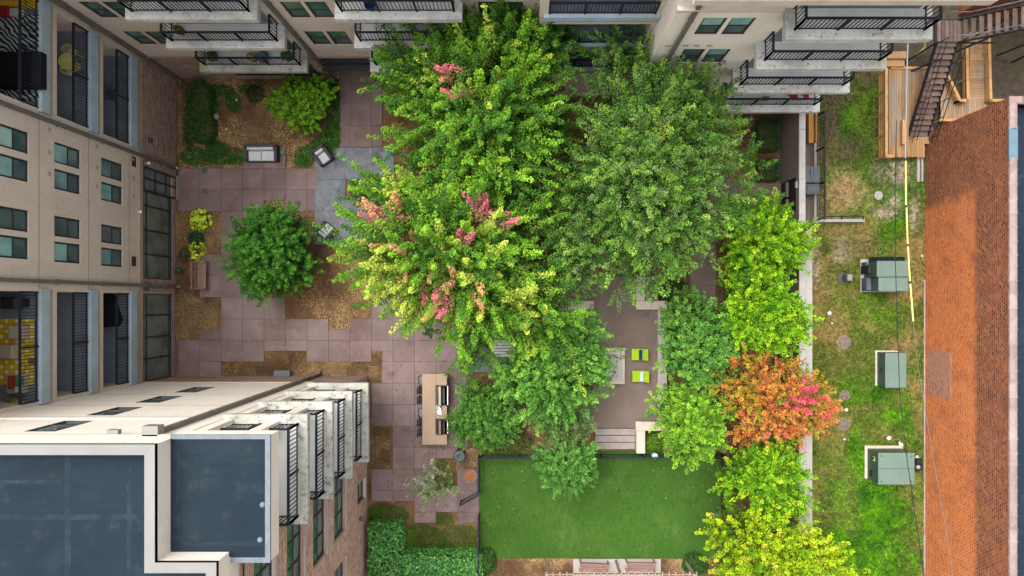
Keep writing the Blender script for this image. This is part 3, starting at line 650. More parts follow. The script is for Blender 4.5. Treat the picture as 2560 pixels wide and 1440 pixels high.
# east end, standing forward
YR = 10.6; fr_ = F('y', YR, -1)
RW = [(6.65,7.56),(7.72,8.64)]
m = MB(); fr_.wall(m, BX2, 14.6, 3.72, 18.0, [(a, b, z+.66, z+2.38, .16) for (a, b) in RW for z in FL]); m.quad((BX2,YR,-.03),(BX2,YB,-.03),(BX2,YB,18),(BX2,YR,18))
mk('stucco_wall', m, M['stucco_light'], wb)
m = MB(); fr_.wall(m, BX2, 14.6, -.03, 3.72); mk('brick_base', m, M['brick_a'], wb)
m = MB(); fr_.box(m, BX2-.05, 9.3, 14.38, 14.62, .002, .12); fr_.box(m, BX2-.08, 9.3, 14.62, 14.72, .001, .18); mk('band_course', m, M['trim_light'], wb)
m = MB(); fr_.box(m, BX2, 14.6, 3.6, 3.86, .002, .07); mk('band_course', m, M['trim'], wb)
for (a, b) in RW:
    for z in FL: window(fr_, wb, a, b, z+.66, z+2.38, 'glass_teal', 'glass_dark', -.08, None, .5)
downspout(fr_, 6.15, wb)
for z in (10.75, 7.5):
    for u in (5.75, 6.5, 6.95, 7.5):
        m = MB(); fr_.box(m, u, u+.22, z, z+.12, .001, .04); mk('vent', m, M['trim'], wb)
m = MB(); m.box(BX2-.2, 14.78, 9.42, 30, 17.55, 17.95); m.box(XA+.1, BX2-.22, YB+.02, 30, 18.0, 18.3); mk('roof', m, M['trim_light'], wb)
m = MB(); m.quad((14.6,YR,0),(14.6,30,0),(14.6,30,17.5),(14.6,YR,17.5)); mk('end_wall', m, M['stucco_light'], wb)

def balcony(parent, x0, x1, y0, y1, z, rail, mat='slab', trim='trim', coat='deck_coat', th=.30, rmat='metal'):
    m = MB().cbox(x0, x1, y0, y1, z-th, z, .02); b = mk('balcony', m, M[mat], parent)
    i = .07; m = MB().box(x0+i, x1-i, y0+i, y1-i, z-th-.22, z-th-.002); mk('trim', m, M[trim], b)
    i = .13; m = MB().box(x0+i, x1-i, y0+i, y1-i, z-th-.42, z-th-.223); mk('soffit_beam', m, M['stucco_light' if trim == 'trim_light' else 'stucco'], b)
    rx = [p[0] for p in rail]; ry = [p[1] for p in rail]
    m = MB().box(max(min(rx), x0)+.02, min(max(rx), x1)-.02, max(min(ry), y0)+.02, min(max(ry), y1), z-.01, z+.012); mk('floor', m, M[coat], b)
    railing(rail, z, 1.07, .15, 1.5, rmat, b); return b
for (a, b_) in ((-16.4,-11.0), (-7.84,-2.63)):
    for k, z in enumerate(FL):
        balcony(wb, a, b_, 11.5, YB-.005, z, [(a+.32, YB), (a+.32, 11.82), (b_-.32, 11.82), (b_-.32, YB)], 'slab_mossy' if k == 0 and a < -10 else 'slab')
        m = MB(); fb.box(m, a+.5, b_-.5, z+.05, z+2.2, .002, .03); mk('glass_door', m, M['glass_dark'], wb)
for k, z in enumerate(FL):
    balcony(wb, 9.4, 14.72, 9.48, YR-.005, z, [(9.72, YR), (9.72, 9.82), (14.4, 9.82), (14.4, YR)], 'slab', 'trim_light')
    m = MB(); fr_.box(m, 9.9, 14.2, z+.05, z+2.2, .002, .03); mk('glass_door', m, M['glass_dark'], wb)

# ------------------------------------------------------------------ south-west wing
YC, XC = -4.27, PX(918); fcn = F('y', YC, 1); fce = F('x', XC, 1)
wc = thing('apartment_building', 'corner apartment wing with flat dark roof, cream north wall and stacked corner balconies', 'building', (-14, -8, 0), group='wings of the apartment block')
CWN = [(-16.4,-15.4)]
m = MB(); fcn.wall(m, -26, -11.02, 3.3, 18.9, [(a, b, z+.5, z+2.5, .16) for (a, b) in CWN for z in FL]); mk('stucco_wall', m, M['stucco_light'], wc)
m = MB(); fcn.wall(m, -26, XC, -.03, 3.3); fcn.wall(m, -26, -11.02, 3.3, 3.31); mk('brick_base', m, M['brick_a'], wc)
m = MB(); fcn.box(m, XA+.02, -11.05, 3.2, 3.42, .002, .06); mk('band_course', m, M['trim'], wc)
for z in FL[1:3]:
    m = MB(); fcn.box(m, -26, -11.9, z-.012, z+.012, .001, .006); mk('control_joint', m, M['gutter'], wc)
m = MB(); fcn.box(m, -26, -11.9, FL[3]-.05, FL[3]+.2, .002, .07); mk('band_course', m, M['trim_light'], wc)
m = MB(); fcn.box(m, -26, -11.1, 17.75, 17.95, .002, .07); mk('band_course', m, M['trim_light'], wc)
for (a, b) in CWN:
    for z in FL: window(fcn, wc, a, b, z+.5, z+2.5, 'glass_dark', 'glass_dark', -.03, None, .4)
downspout(fcn, -11.72, wc, .1, 17.7, .17)
m = MB(); fcn.box(m, -12.05, -11.55, 17.55, 17.95, .02, .34); mk('downspout_hopper', m, M['coping_metal'], wc)
m = MB(); fcn.box(m, -13.2, -12.85, 17.65, 17.85, .02, .2); mk('overflow_scupper', m, M['coping_metal'], wc)
m = MB(); fcn.box(m, -14.2, -13.3, .25, .45, .02, .35); mk('meter_box', m, M['metal_blue'], wc)
# corner bay: inner walls, pier, slabs
m = MB()
m.quad((-11.02,YC,3.3),(-11.02,-8.1,3.3),(-11.02,-8.1,17.4),(-11.02,YC,17.4)); m.quad((-11.02,-8.1,3.3),(XC,-8.1,3.3),(XC,-8.1,17.4),(-11.02,-8.1,17.4)); mk('bay_wall', m, M['stucco_light'], wc)
for k, z in enumerate(FL):
    top = (FL[k+1]-.72) if k < 3 else 17.2
    b = balcony(wc, -11.0, -7.93, -8.1, -4.12, z, [(-10.98,-4.46), (-8.27,-4.46), (-8.27,-7.78), (-9.05,-7.78)], 'slab_mossy', 'trim_light')
    mk('pier', MB().box(-9.33, -8.93, -4.78, -4.35, z+.015, top), M['stucco_light'], b); mk('pier', MB().box(-11.02, -10.62, -4.78, -4.3, z+.015, top), M['stucco_light'], b)
def cwin(z0, z1, u0, u1, nv): return (u0, u1, z0, z1, .22)
eops, wins = [], []
for k, z in enumerate(FL):
    for (u0, u1, nv) in ((-11.4,-8.35,2), (-16.2,-12.8,2), (-21.0,-17.6,2)): eops.append((u0, u1, z+.2, z+2.15, .22)); wins.append((u0, u1, z+.2, z+2.15, nv))
for (u0, u1) in ((-11.0,-9.9),): eops.append((u0, u1, .6, 2.3, .2))
m = MB(); fce.wall(m, -30, -8.1, -.03, 17.4, eops); fce.wall(m, -8.1, YC, -.03, 3.3); mk('brick_wall', m, M['brick_c'], wc)
for (u0, u1, z0, z1, nv) in wins: window(fce, wc, u0, u1, z0, z1, 'glass_green', 'glass_dark', -.15, 'concrete_light', .48, nv)
window(fce, wc, -11.0, -9.9, .6, 2.3, 'glass_dark', 'glass_dark', -.15, 'concrete_light', .5)
m = MB(); c = fce.pt(-11.8, 1.9, .12); m.lathe((c[0],c[1],c[2]-.1), [(.05,0),(.12,.04),(.12,.16),(.04,.2)], 10); fce.box(m, -11.86,-11.74, 1.86, 1.94, 0, .1); mk('wall_lamp', m, M['bin_grey'], wc)
# roofs
TX = -11.1; Z1 = 18.95; NY = -7.82; SX = -9.26
poly = [(-40,YC-.02), (TX,YC-.02), (TX,NY), (SX,NY), (SX,-40), (-40,-40)]
inner = [(-40,YC-.34), (TX-.32,YC-.34), (TX-.32,NY-.32), (SX-.32,NY-.32), (SX-.32,-40)]
m = MB()
for a, b in zip([(-40,YC-.02),(TX,YC-.02),(TX,NY),(SX,NY)], [(TX,YC-.02),(TX,NY),(SX,NY),(SX,-40)]): m.quad((*a,17.0),(*b,17.0),(*b,Z1),(*a,Z1))
mk('parapet', m, M['stucco_light'], wc)
segs = list(zip([(-40,YC-.02),(TX,YC-.02),(TX,NY),(SX,NY),(SX,-40)], inner))
for (o0, i0), (o1, i1) in zip(segs, segs[1:]):
    m = MB(); n0 = len(m.v); z0, z1 = Z1-.04, Z1+.03
    m.quad((*o0,z1),(*o1,z1),(*i1,z1-.02),(*i0,z1-.02)); m.quad((*o0,z1),(*o1,z1),(*o1,z0-.1),(*o0,z0-.1)); m.quad((*i0,z1-.02),(*i1,z1-.02),(*i1,18.15),(*i0,18.15))
    mk('coping', m, M['coping_metal'], wc)
m = MB().prism([(-40,YC-.34)]+[p for p in inner[1:]]+[(-40,-40)], 18.0, 18.2); rf = mk('roof', m, M['roof'], wc)
for (x, y0_, y1_, w) in ((-14.2,-4.7,-12,.2), (-12.3,-4.7,-12,.16)):
    m = MB().box(x-w/2, x+w/2, y1_, y0_, 18.2, 18.205); mk('seam', m, M['roof_seam'], rf)
m = MB().box(-20, -11.5, -6.78, -6.6, 18.2, 18.208); mk('seam', m, M['roof_seam'], rf)
m = MB().box(-20, -14.4, -5.66, -5.54, 18.2, 18.207); mk('seam', m, M['roof_seam'], rf)
m = MB().box(TX+.02, -7.98, -8.12, -4.18, 17.3, 18.05); lr = mk('bay_roof', m, M['stucco_light'], wc)
m = MB().box(TX+.03, -8.12, -7.98, -4.30, 18.05, 18.075); mk('membrane', m, M['roof'], lr)
for (a, b, c, d) in ((TX+.03,-7.96,-4.30,-4.16),(-8.12,-7.96,-8.14,-4.302),(-9.2,-8.122,-8.14,-7.98)):
    m = MB().box(a, b, c, d, 18.05, 18.13); mk('edge_flashing', m, M['roof_edge'], lr)
m = MB().box(TX+.05, -8.13, -7.62, -7.52, 18.075, 18.081); mk('seam', m, M['roof_seam'], lr)
m = MB().box(TX+.06, TX+.32, -7.9, -4.4, 18.075, 18.08); mk('seam', m, M['roof_seam'], lr)
for (px_, py_) in ((656,1262),(650,1350),(652,1400)):
    p = P(px_, py_, 18.1); mk('patch', MB().lathe((p[0],p[1],18.07), [(.09,0),(.09,.03),(.05,.07)], 10), M['roof_edge'], lr)
# ------------------------------------------------------------------ garden wall on the east side
XW = PX(1950); WT = 2.8
gw = thing('garden_wall', 'tall brown garden wall with speckled pale coping along the grass lot', 'wall', (XW+.2, 0, 0))
fw = F('x', XW, -1); wy0, wy1 = PY(1345), 10.58
m = MB(); fw.wall(m, wy0, wy1, -.03, WT, [(4.75,6.62,.0,2.35,.12)]); m.quad((XW+.3,wy0,-.03),(XW+.3,wy1,-.03),(XW+.3,wy1,WT),(XW+.3,wy0,WT)); mk('wall_face', m, M['brick_wallface'], gw)
y = wy0; 
while y < wy1-.3:
    L = min(random.choice((1.9,2.3,2.6)), wy1-y); m = MB().cbox(XW-.03, XW+.31, y+.006, y+L-.006, WT, WT+.09, .015); mk('coping_stone', m, M['concrete_light'], gw); y += L
y = PY(1322)
while y < PY(562, 2.5)-.2:
    L = min(2.9, PY(562, 2.5)-y); m = MB().cbox(XW+.31, XW+.83, y+.005, y+L-.005, -.03, 2.5, .02); mk('ledge_slab', m, M['concrete_smooth'], gw); y += L
m = MB()
for (u0, u1) in ((4.78,5.66),(5.70,6.58)):
    fw.box(m, u0, u1, .03, 2.3, -.1, -.05)
gd = mk('gate_door', m, M['black'], gw)
for (u0, u1) in ((4.82,5.62),(5.74,6.54)):
    m = MB(); fw.box(m, u0, u1, .95, 1.15, -.05, .06); mk('push_bar', m, M['coping_metal'], gd)
m = MB(); fw.box(m, 6.0, 6.35, 2.45, 2.6, -.02, .1); mk('gate_lamp', m, M['concrete_light'], gw)

# service strip behind the wall
ss = thing('service_floor', 'weathered brown boards floor between wall and black fence', 'boardwalk', (PX(2025), 7.4, 0))
for k in range(4):
    x = XW+.86+k*.28; m = MB().cbox(x, x+.265, 4.42, 10.5, -.02, .06, .008); mk('plank', m, M['wood_dark'], ss)
kb = MB().cbox(PX(2036,.3), PX(2046,.3), 4.4, 10.5, -.03, .3, .02); mk('kerb', kb, M['concrete_smooth'], ss)
bf = thing('metal_fence', 'black metal picket fence above the service strip kerb', 'fence', (16.45, 7.4, 0))
railing([(PX(2041,.3), 4.55), (PX(2041,.3), 10.4)], .3, 1.15, .12, 2.0, 'metal', bf)
rw = thing('retaining_wall', 'low concrete retaining wall with thin black handrail on the grass', 'wall', P(2100, 548))
m = MB().cbox(PX(2028), PX(2162,.3), PY(555,.3), PY(547,.3), -.03, .32, .02); mk('wall_body', m, M['concrete_smooth'], rw)
m = MB(); m.tube([P(2060,541,.75), P(2160,540,.75)], .03, 6)
for px in (2062, 2105, 2158): m.tube([P(px,549,.3), P(px,541,.75)], .025, 6)
mk('handrail', m, M['metal'], rw)
ob = thing('planter_bench', 'orange stained timber bench box beside the coping wall', 'bench', P(2031, 320))
x0, x1, y0, y1 = rect_px(2022, 2035, 284, 357, .5)
mk('seat', MB().cbox(x0, x1, y0, y1, .06, .5, .015), M['orange_wood'], ob); mk('back_board', MB().cbox(x1+.006, x1+.08, y0, y1, .06, .72, .01), M['orange_wood'], ob)
def wheelie(px0, px1, py0, py1, hgt, label, bump):
    x0, x1, y0, y1 = rect_px(px0, px1, py0, py1, hgt); t = thing('waste_bin', label, 'bin', ((x0+x1)/2,(y0+y1)/2,0), group='waste bins behind the wall')
    m = MB(); n = len(m.v); i = .09
    m.v += [(x0+i,y0+i,.06),(x1-i,y0+i,.06),(x1-i,y1-i,.06),(x0+i,y1-i,.06),(x0+.02,y0+.02,hgt-.06),(x1-.02,y0+.02,hgt-.06),(x1-.02,y1-.02,hgt-.06),(x0+.02,y1-.02,hgt-.06)]
    m.f += [(3,2,1,0),(4,5,6,7),(0,1,5,4),(1,2,6,5),(2,3,7,6),(3,0,4,7)]; mk('body', m, M['bin_grey'], t)
    l = MB().cbox(x0-.01, x1+.01, y0, y1, hgt-.058, hgt+.03, .03)
    lid = mk('lid', l, M['bin_grey'], t)
    r = MB()
    if bump: r.tube([((x0+x1)/2-.05, y1-.2, hgt+.03), ((x0+x1)/2-.05, y0+.15, hgt+.035)], [.12,.04], 8)
    else: r.cbox(x0+.08, x1-.08, y0+.1, y1-.1, hgt+.03, hgt+.06, .02)
    mk('lid_ridge', r, M['bin_grey'], lid); mk('wheel', MB().tube([(x0+.05,y1-.12,.13),(x0+.15,y1-.12,.13)], .13, 10), M['black'], t)
wheelie(2013, 2050, 415, 457, 1.12, 'charcoal wheeled bin with rounded lid rib beside the gate wall', True)
wheelie(2015, 2049, 459, 486, 1.02, 'smaller charcoal bin with flat panelled lid next to the rounded one', False)

# ------------------------------------------------------------------ brick warehouse
XD, ZD, DN = PX(2312), 6.97, 9.55
wd = thing('brick_warehouse', 'long old orange brick warehouse wall with clay tile coping', 'building', (XD+3, -3, 0))
m = MB(); m.quad((XD,-40,-.03),(XD,DN,-.03),(XD,DN,ZD),(XD,-40,ZD)); m.quad((XD,DN,-.03),(XD+40,DN,-.03),(XD+40,DN,ZD),(XD,DN,ZD)); mk('brick_wall', m, M['brick_d'], wd)
m = MB().box(XD+.36, XD+40, -40, DN-.36, 6.2, 6.45); mk('roof', m, M['roof'], wd)
m = MB().quad((XD+.36,-40,6.4),(XD+.36,DN-.36,6.4),(XD+.36,DN-.36,ZD),(XD+.36,-40,ZD)); mk('parapet_inner', m, M['roof_edge'], wd)
ctile = None; y = DN-.3; k = 0
blue0, blue1 = PY(318,ZD), PY(402,ZD)
while y > PY(1475, ZD):
    L = random.choice((.62,.68,.66,.5))
    if not (blue1 < y - L/2 < blue0):
        m = MB(); n = len(m.v); seg = 7
        for yy, rr in ((0,1.0),(-L+.08,1.0),(-L+.08,1.12),(-L+.0,1.12)):
            for i in range(seg):
                a = math.pi*i/(seg-1); m.v.append((XD+.17-.20*math.cos(a)*rr, y+yy, ZD+.02+.13*math.sin(a)*rr))
        for s_ in range(3):
            for i in range(seg-1): m.f.append((n+s_*seg+i, n+s_*seg+i+1, n+(s_+1)*seg+i+1, n+(s_+1)*seg+i))
        mk('coping_tile', m, M['coping_pink'], wd)
    y -= L
m = MB().cbox(XD-.04, XD+.38, blue1, blue0, ZD, ZD+.1, .03); mk('metal_coping', m, M['blue_metal'], wd)
for k in range(8): mk('coping_tile', MB().cbox(XD-.03+k*.66, XD+.6+k*.66, DN-.34, DN+.03, ZD, ZD+.13, .05), M['coping_pink'], wd)
m = MB().box(XD-.012, XD, PY(990,1.0), PY(877,1.0), .35, 2.45); mk('bricked_up_opening', m, M['brick_patch'], wd)
m = MB().cbox(XD-.09, XD, -40, 1.2, -.03, .1, .03); mk('footing', m, M['step'], wd)
m = MB().box(XD-.5, XD-.36, PY(455), PY(352), .0, .14); m.box(XD-.3, XD-.2, PY(455), PY(352), .0, .2); mk('timber_edging', m, M['concrete_smooth'], wd)

# ------------------------------------------------------------------ timber decks and steel stair in the corner
dk = thing('timber_deck', 'orange and grey weathered timber deck with a side rail by the grass', 'deck', P(2265, 290), group='timber decks')
DZ = .42; x = PX(2222, DZ); xe = PX(2330, DZ)
while x < xe:
    w = .145; ys, ye = PY(393 if x < PX(2310,DZ) else 360, DZ)+random.uniform(-.02,.02), PY(172, DZ)
    mk('plank', MB().cbox(x, x+w-.01, ys, ye, DZ-.05, DZ+random.uniform(-.006,.006), .008), M['wood_deck'], dk); x += w
m = MB(); RX = PX(2216, 1.35); m.beam((RX, PY(390,1.35), 1.35), (RX, PY(170,1.35), 1.35), .15, .05)
mk('top_rail', m, M['wood_rail'], dk)
m = MB()
for py in (388, 335, 280, 225, 174): m.beam((RX, PY(py,1.35), 0), (RX, PY(py,1.35), 1.32), .09, .09)
mk('posts', m, M['wood_rail'], dk)
for z in (.55,.75,.95,1.12): mk('rail_board', MB().beam((RX, PY(390,1.35), z), (RX, PY(170,1.35), z), .03, .09), M['wood_rail'], dk)
mk('end_board', MB().cbox(PX(2214,.6), PX(2236,.6), PY(394,.6), PY(386,.6), 0, .62, .01), M['wood_rail'], dk)
mk('low_rail', MB().cbox(PX(2256,.7), PX(2263,.7), PY(360,.7), PY(300,.7), DZ, .72, .01), M['wood_rail'], dk)
mk('end_board', MB().cbox(PX(2228,.5), PX(2330,.5), PY(172,.5), PY(166,.5), 0, .5, .01), M['wood_rail'], dk)
for k, (a, b) in enumerate(((146,166),(128,146))): mk('step', MB().cbox(PX(2216,.7), PX(2264,.7), PY(b,.62+.18*k), PY(a,.62+.18*k), 0, .62+.18*k, .012), M['wood_deck'], dk)
d2 = thing('timber_deck', 'timber ramp and landing with railed edges beside the warehouse corner', 'deck', P(2445, 240), group='timber decks')
x = PX(2352, DZ)
while x < PX(2540, DZ):
    px = CX + x*S/(1-DZ/H); y_s = 318 if px < 2390 else 305
    mk('plank', MB().cbox(x, x+.135, PY(302,DZ), PY(247 if px > 2395 else 247-(2395-px)*1.6, DZ), DZ-.05, DZ+random.uniform(-.006,.006), .008), M['wood_deck'], d2); x += .145
y = PY(247, DZ)
while y < PY(80, DZ):
    mk('plank', MB().cbox(PX(2424,DZ), PX(2472,DZ), y, y+.135, DZ-.05, DZ+random.uniform(-.006,.006)+.0, .008), M['wood_deck'], d2); y += .145
for (a, b) in (((2420,248),(2417,88)), ((2477,248),(2472,70)), ((2415,251),(2400,251)), ((2400,251),(2370,188)), ((2480,251),(2540,251)), ((2350,300),(2440,300))):
    p, q = P(*a, .95), P(*b, .95); m = MB().beam(p, q, .15, .05); rl = mk('rail_cap', m, M['wood_rail'], d2)
    m = MB()
    for k in range(4):
        f_ = k/3; m.beam((p[0]+(q[0]-p[0])*f_, p[1]+(q[1]-p[1])*f_, 0), (p[0]+(q[0]-p[0])*f_, p[1]+(q[1]-p[1])*f_, .92), .09, .09)
    m.beam((p[0],p[1],.6), (q[0],q[1],.6), .03, .18); mk('rail_post', m, M['wood_rail'], rl)

fs = thing('fire_stair', 'black steel fire stair with brown treads rising beside the deck', 'stairs', (22.1, 9.3, 0))
sx0, sx1 = PX(2272,.4), PX(2320,.4); NT_ = 17; sy0, sy1, sz0, sz1 = PY(352), 13.45, .30, 3.1
for k in range(NT_):
    f_ = k/(NT_-1); yy = sy0+(sy1-sy0)*f_; z = sz0+(sz1-sz0)*f_
    mk('tread', MB().cbox(sx0+.05, sx1-.05, yy-.125, yy+.125, z-.04, z, .008), M['tread'], fs)
for xx in (sx0, sx1):
    mk('stringer', MB().beam((xx, sy0-.25, sz0-.25), (xx, sy1+.1, sz1-.02), .05, .24), M['metal'], fs)
    m = MB(); m.tube([(xx, sy0-.25, sz0+.9), (xx, sy1, sz1+1.0)], .026, 6); m.tube([(xx, sy0-.25, sz0+.45), (xx, sy1, sz1+.5)], .02, 6)
    for k in range(6): f_ = k/5; m.tube([(xx, sy0+(sy1-sy0)*f_, sz0+(sz1-sz0)*f_), (xx, sy0+(sy1-sy0)*f_, sz0+(sz1-sz0)*f_+.98)], .022, 6)
    mk('handrail', m, M['metal'], fs)
L1 = sz1+.02
mk('landing', MB().box(sx0-.1, sx1+2.0, sy1+.05, sy1+.12, L1-.1, L1).box(sx0-.1, sx1+2.0, sy1+1.25, sy1+1.32, L1-.1, L1).box(sx0-.1, sx0, sy1+.13, sy1+1.24, L1-.1, L1), M['metal'], fs)
for k in range(6): mk('landing_board', MB().cbox(sx0+.02+k*.21, sx0+.21+k*.21, sy1+.13, sy1+1.24, L1-.05, L1+.01, .01), M['tread'], fs)
for k in range(8):                                   # second flight, climbing east
    f_ = k/7; z = L1+.2+f_*1.6; xx = sx1+.3+f_*1.9
    mk('tread', MB().cbox(xx-.12, xx+.12, sy1+.15, sy1+1.22, z-.04, z, .008), M['tread'], fs)
for yy in (sy1+.1, sy1+1.28):
    mk('stringer', MB().beam((sx1+.05, yy, L1), (sx1+2.4, yy, L1+1.9), .05, .22), M['metal'], fs)
    m = MB(); m.tube([(sx0, yy, L1+1.0), (sx1+.1, yy, L1+1.0), (sx1+2.4, yy, L1+2.85), (sx1+5, yy, L1+2.85)], .028, 6)
    for k in range(7): xx = sx1+.1+k*.38; m.tube([(xx, yy, L1+k*.3), (xx, yy, L1+1.0+k*.31)], .02, 6)
    mk('handrail', m, M['metal_blue'], fs)
U = L1+1.88; mk('upper_landing', MB().cbox(sx1+2.4, sx1+5, sy1+.1, sy1+1.3, U-.1, U, .02), M['blue_metal'], fs)
m = MB()
for yy in (sy1+.1,):
    for k in range(20): m.tube([(sx1+2.45+k*.13, yy, U), (sx1+2.45+k*.13, yy, U+.95)], .014, 5)
mk('pickets', m, M['metal_blue'], fs, kind='stuff')
m = MB(); m.tube([(sx0-.3, sy1-.7, .0), (sx1+4.2, sy1+1.3, U-.1)], .06, 6); m.tube([P(2490,140,.3), P(2600,95,2.2)], .055, 6); m.tube([(sx1+5, sy1+.1, U), (sx1+5, sy1+.1, 0)], .05, 6); m.tube([(sx1+2.4, sy1+1.28, U), (sx1+2.4, sy1+1.28, 0)], .05, 6)
m.tube([(sx0, sy1+.1, L1), (sx0, sy1+.1, 0)], .05, 6); mk('brace', m, M['metal'], fs)
rb = thing('rear_brick_house', 'orange brick house end behind the fire stair', 'building', (28, 17.5, 0))
m = MB(); m.quad((24.5,16.2,0),(36,16.2,0),(36,16.2,7),(24.5,16.2,7)); m.quad((24.5,16.2,7),(36,16.2,7),(36,30,7),(24.5,30,7)); m.quad((24.5,16.2,0),(24.5,30,0),(24.5,30,7),(24.5,16.2,7)); mk('brick_wall', m, M['brick_d'], rb)
mk('door', MB().cbox(25.0, 26.6, 16.12, 16.2, U, U+2.1, .01), M['blue_metal'], rb)
gp = tag(mk('gas_pipe', MB().tube([P(2313,45,2.2), P(2313,85,1.6), P(2312,118,.9), P(2300,132,.6), P(2290,138,.2)], .07, 8), M['yellow_paint']), 'bent yellow gas pipe rising behind the deck steps', 'pipe')

# ------------------------------------------------------------------ furniture
def soft(m, x0, x1, y0, y1, z0, z1, r=.05): return m.cbox(x0, x1, y0, y1, z0, z1, r)
def sofa(name, label, cat, px, py, rz, w, d, nseat):
    c = P(px, py, .5); t = thing(name, label, cat, (c[0], c[1], .05), rz); a = .17
    L = dict(parent=t, local=True)
    mk('base', MB().cbox(-w/2+.01, w/2-.01, -d/2, d/2-.01, .04, .28, .02), M['wicker'], **L)
    mk('backrest', MB().cbox(-w/2+.02, w/2-.02, d/2-.16, d/2, .281, .72, .03), M['wicker'], **L)
    for s in (-1, 1): mk('arm', MB().cbox(*( (-w/2, -w/2+a) if s < 0 else (w/2-a, w/2)), -d/2+.01, d/2-.165, .281, .58, .03), M['wicker'], **L)
    sw = (w-2*a)/nseat
    for k in range(nseat):
        x = -w/2+a+k*sw
        mk('seat_cushion', soft(MB(), x+.008, x+sw-.008, -d/2+.02, d/2-.34, .282, .45), M['cushion'], **L)
        mk('back_cushion', soft(MB(), x+.012, x+sw-.012, d/2-.335, d/2-.165, .30, .70), M['cushion'], **L)
    for sx in (-1,1):
        for sy in (-1,1): mk('leg', MB().box(sx*(w/2-.12)-.03, sx*(w/2-.12)+.03, sy*(d/2-.12)-.03, sy*(d/2-.12)+.03, 0, .041), M['black'], **L)
    return t
sofa('loveseat', 'dark wicker loveseat with four grey cushions at the bed edge', 'sofa', 653, 382, 0, 1.82, .92, 2)
sofa('armchair', 'dark wicker armchair with pale cushions turned beside the green ground cover', 'armchair', 805, 388, R(35), .86, .92, 1)
sofa('armchair', 'dark wicker armchair half under the small dark green tree', 'armchair', 813, 579, R(142), .86, .92, 1)

fp = thing('fire_pit', 'round dark fire bowl on the slate patio under the maple', 'fire pit', P(905, 478))
mk('bowl', MB().lathe((*P(905,478)[:2], 0), [(.30,.02),(.55,.18),(.62,.42),(.56,.43),(.46,.28),(.0,.20)], 24), M['wicker'], fp, smooth=True)
for k in range(5): a = k*1.26; mk('log', MB().tube([(P(905,478)[0]+.3*math.cos(a), P(905,478)[1]+.3*math.sin(a), .27), (P(905,478)[0]-.2*math.cos(a+.4), P(905,478)[1]-.2*math.sin(a+.4), .36)], .055, 6), M['bark'], fp)

def bench(label, px, py, rz, L=1.52, group='slatted wooden benches'):
    c = P(px, py, .45); t = thing('park_bench', label, 'bench', (c[0], c[1], .05 if py > 1390 or px < 560 else 0), rz, group); K = dict(parent=t, local=True)
    for k in range(5): mk('seat_slat', MB().cbox(-L/2+.03, L/2-.03, -.27+k*.095, -.27+k*.095+.082, .41, .44, .008), M['wood_bench'], **K)
    mk('back_rail', MB().beam((-L/2+.03,.33,.86), (L/2-.03,.33,.86), .05, .08), M['wood_bench'], **K)
    mk('back_rail', MB().beam((-L/2+.03,.25,.50), (L/2-.03,.25,.50), .05, .06), M['wood_bench'], **K)
    for k in range(14):
        x = -L/2+.09+k*(L-.18)/13; mk('back_slat', MB().beam((x,.25,.53), (x,.33,.83), .045, .018, (0,1,0)), M['wood_bench'], **K)
    for s in (-1, 1):
        x = s*(L/2)
        mk('arm', MB().cbox(x-.035, x+.035, -.3, .30, .62, .65, .008), M['wood_bench'], **K)
        mk('leg', MB().beam((x,-.26,0), (x,-.26,.62), .06, .06), M['wood_bench'], **K); mk('leg', MB().beam((x,.24,0), (x,.34,.90), .06, .06), M['wood_bench'], **K)
    return t
bench('brown slatted bench by the pine straw bed facing the paving', 503, 688, R(90), 1.5)
bench('slightly turned brown bench on the concrete pad, beside the pine straw bed', 1485, 1418, R(-2.5), 1.55)
bench('brown bench on the concrete pad, the one nearer the garden wall', 1601, 1416, R(-.5), 1.55)

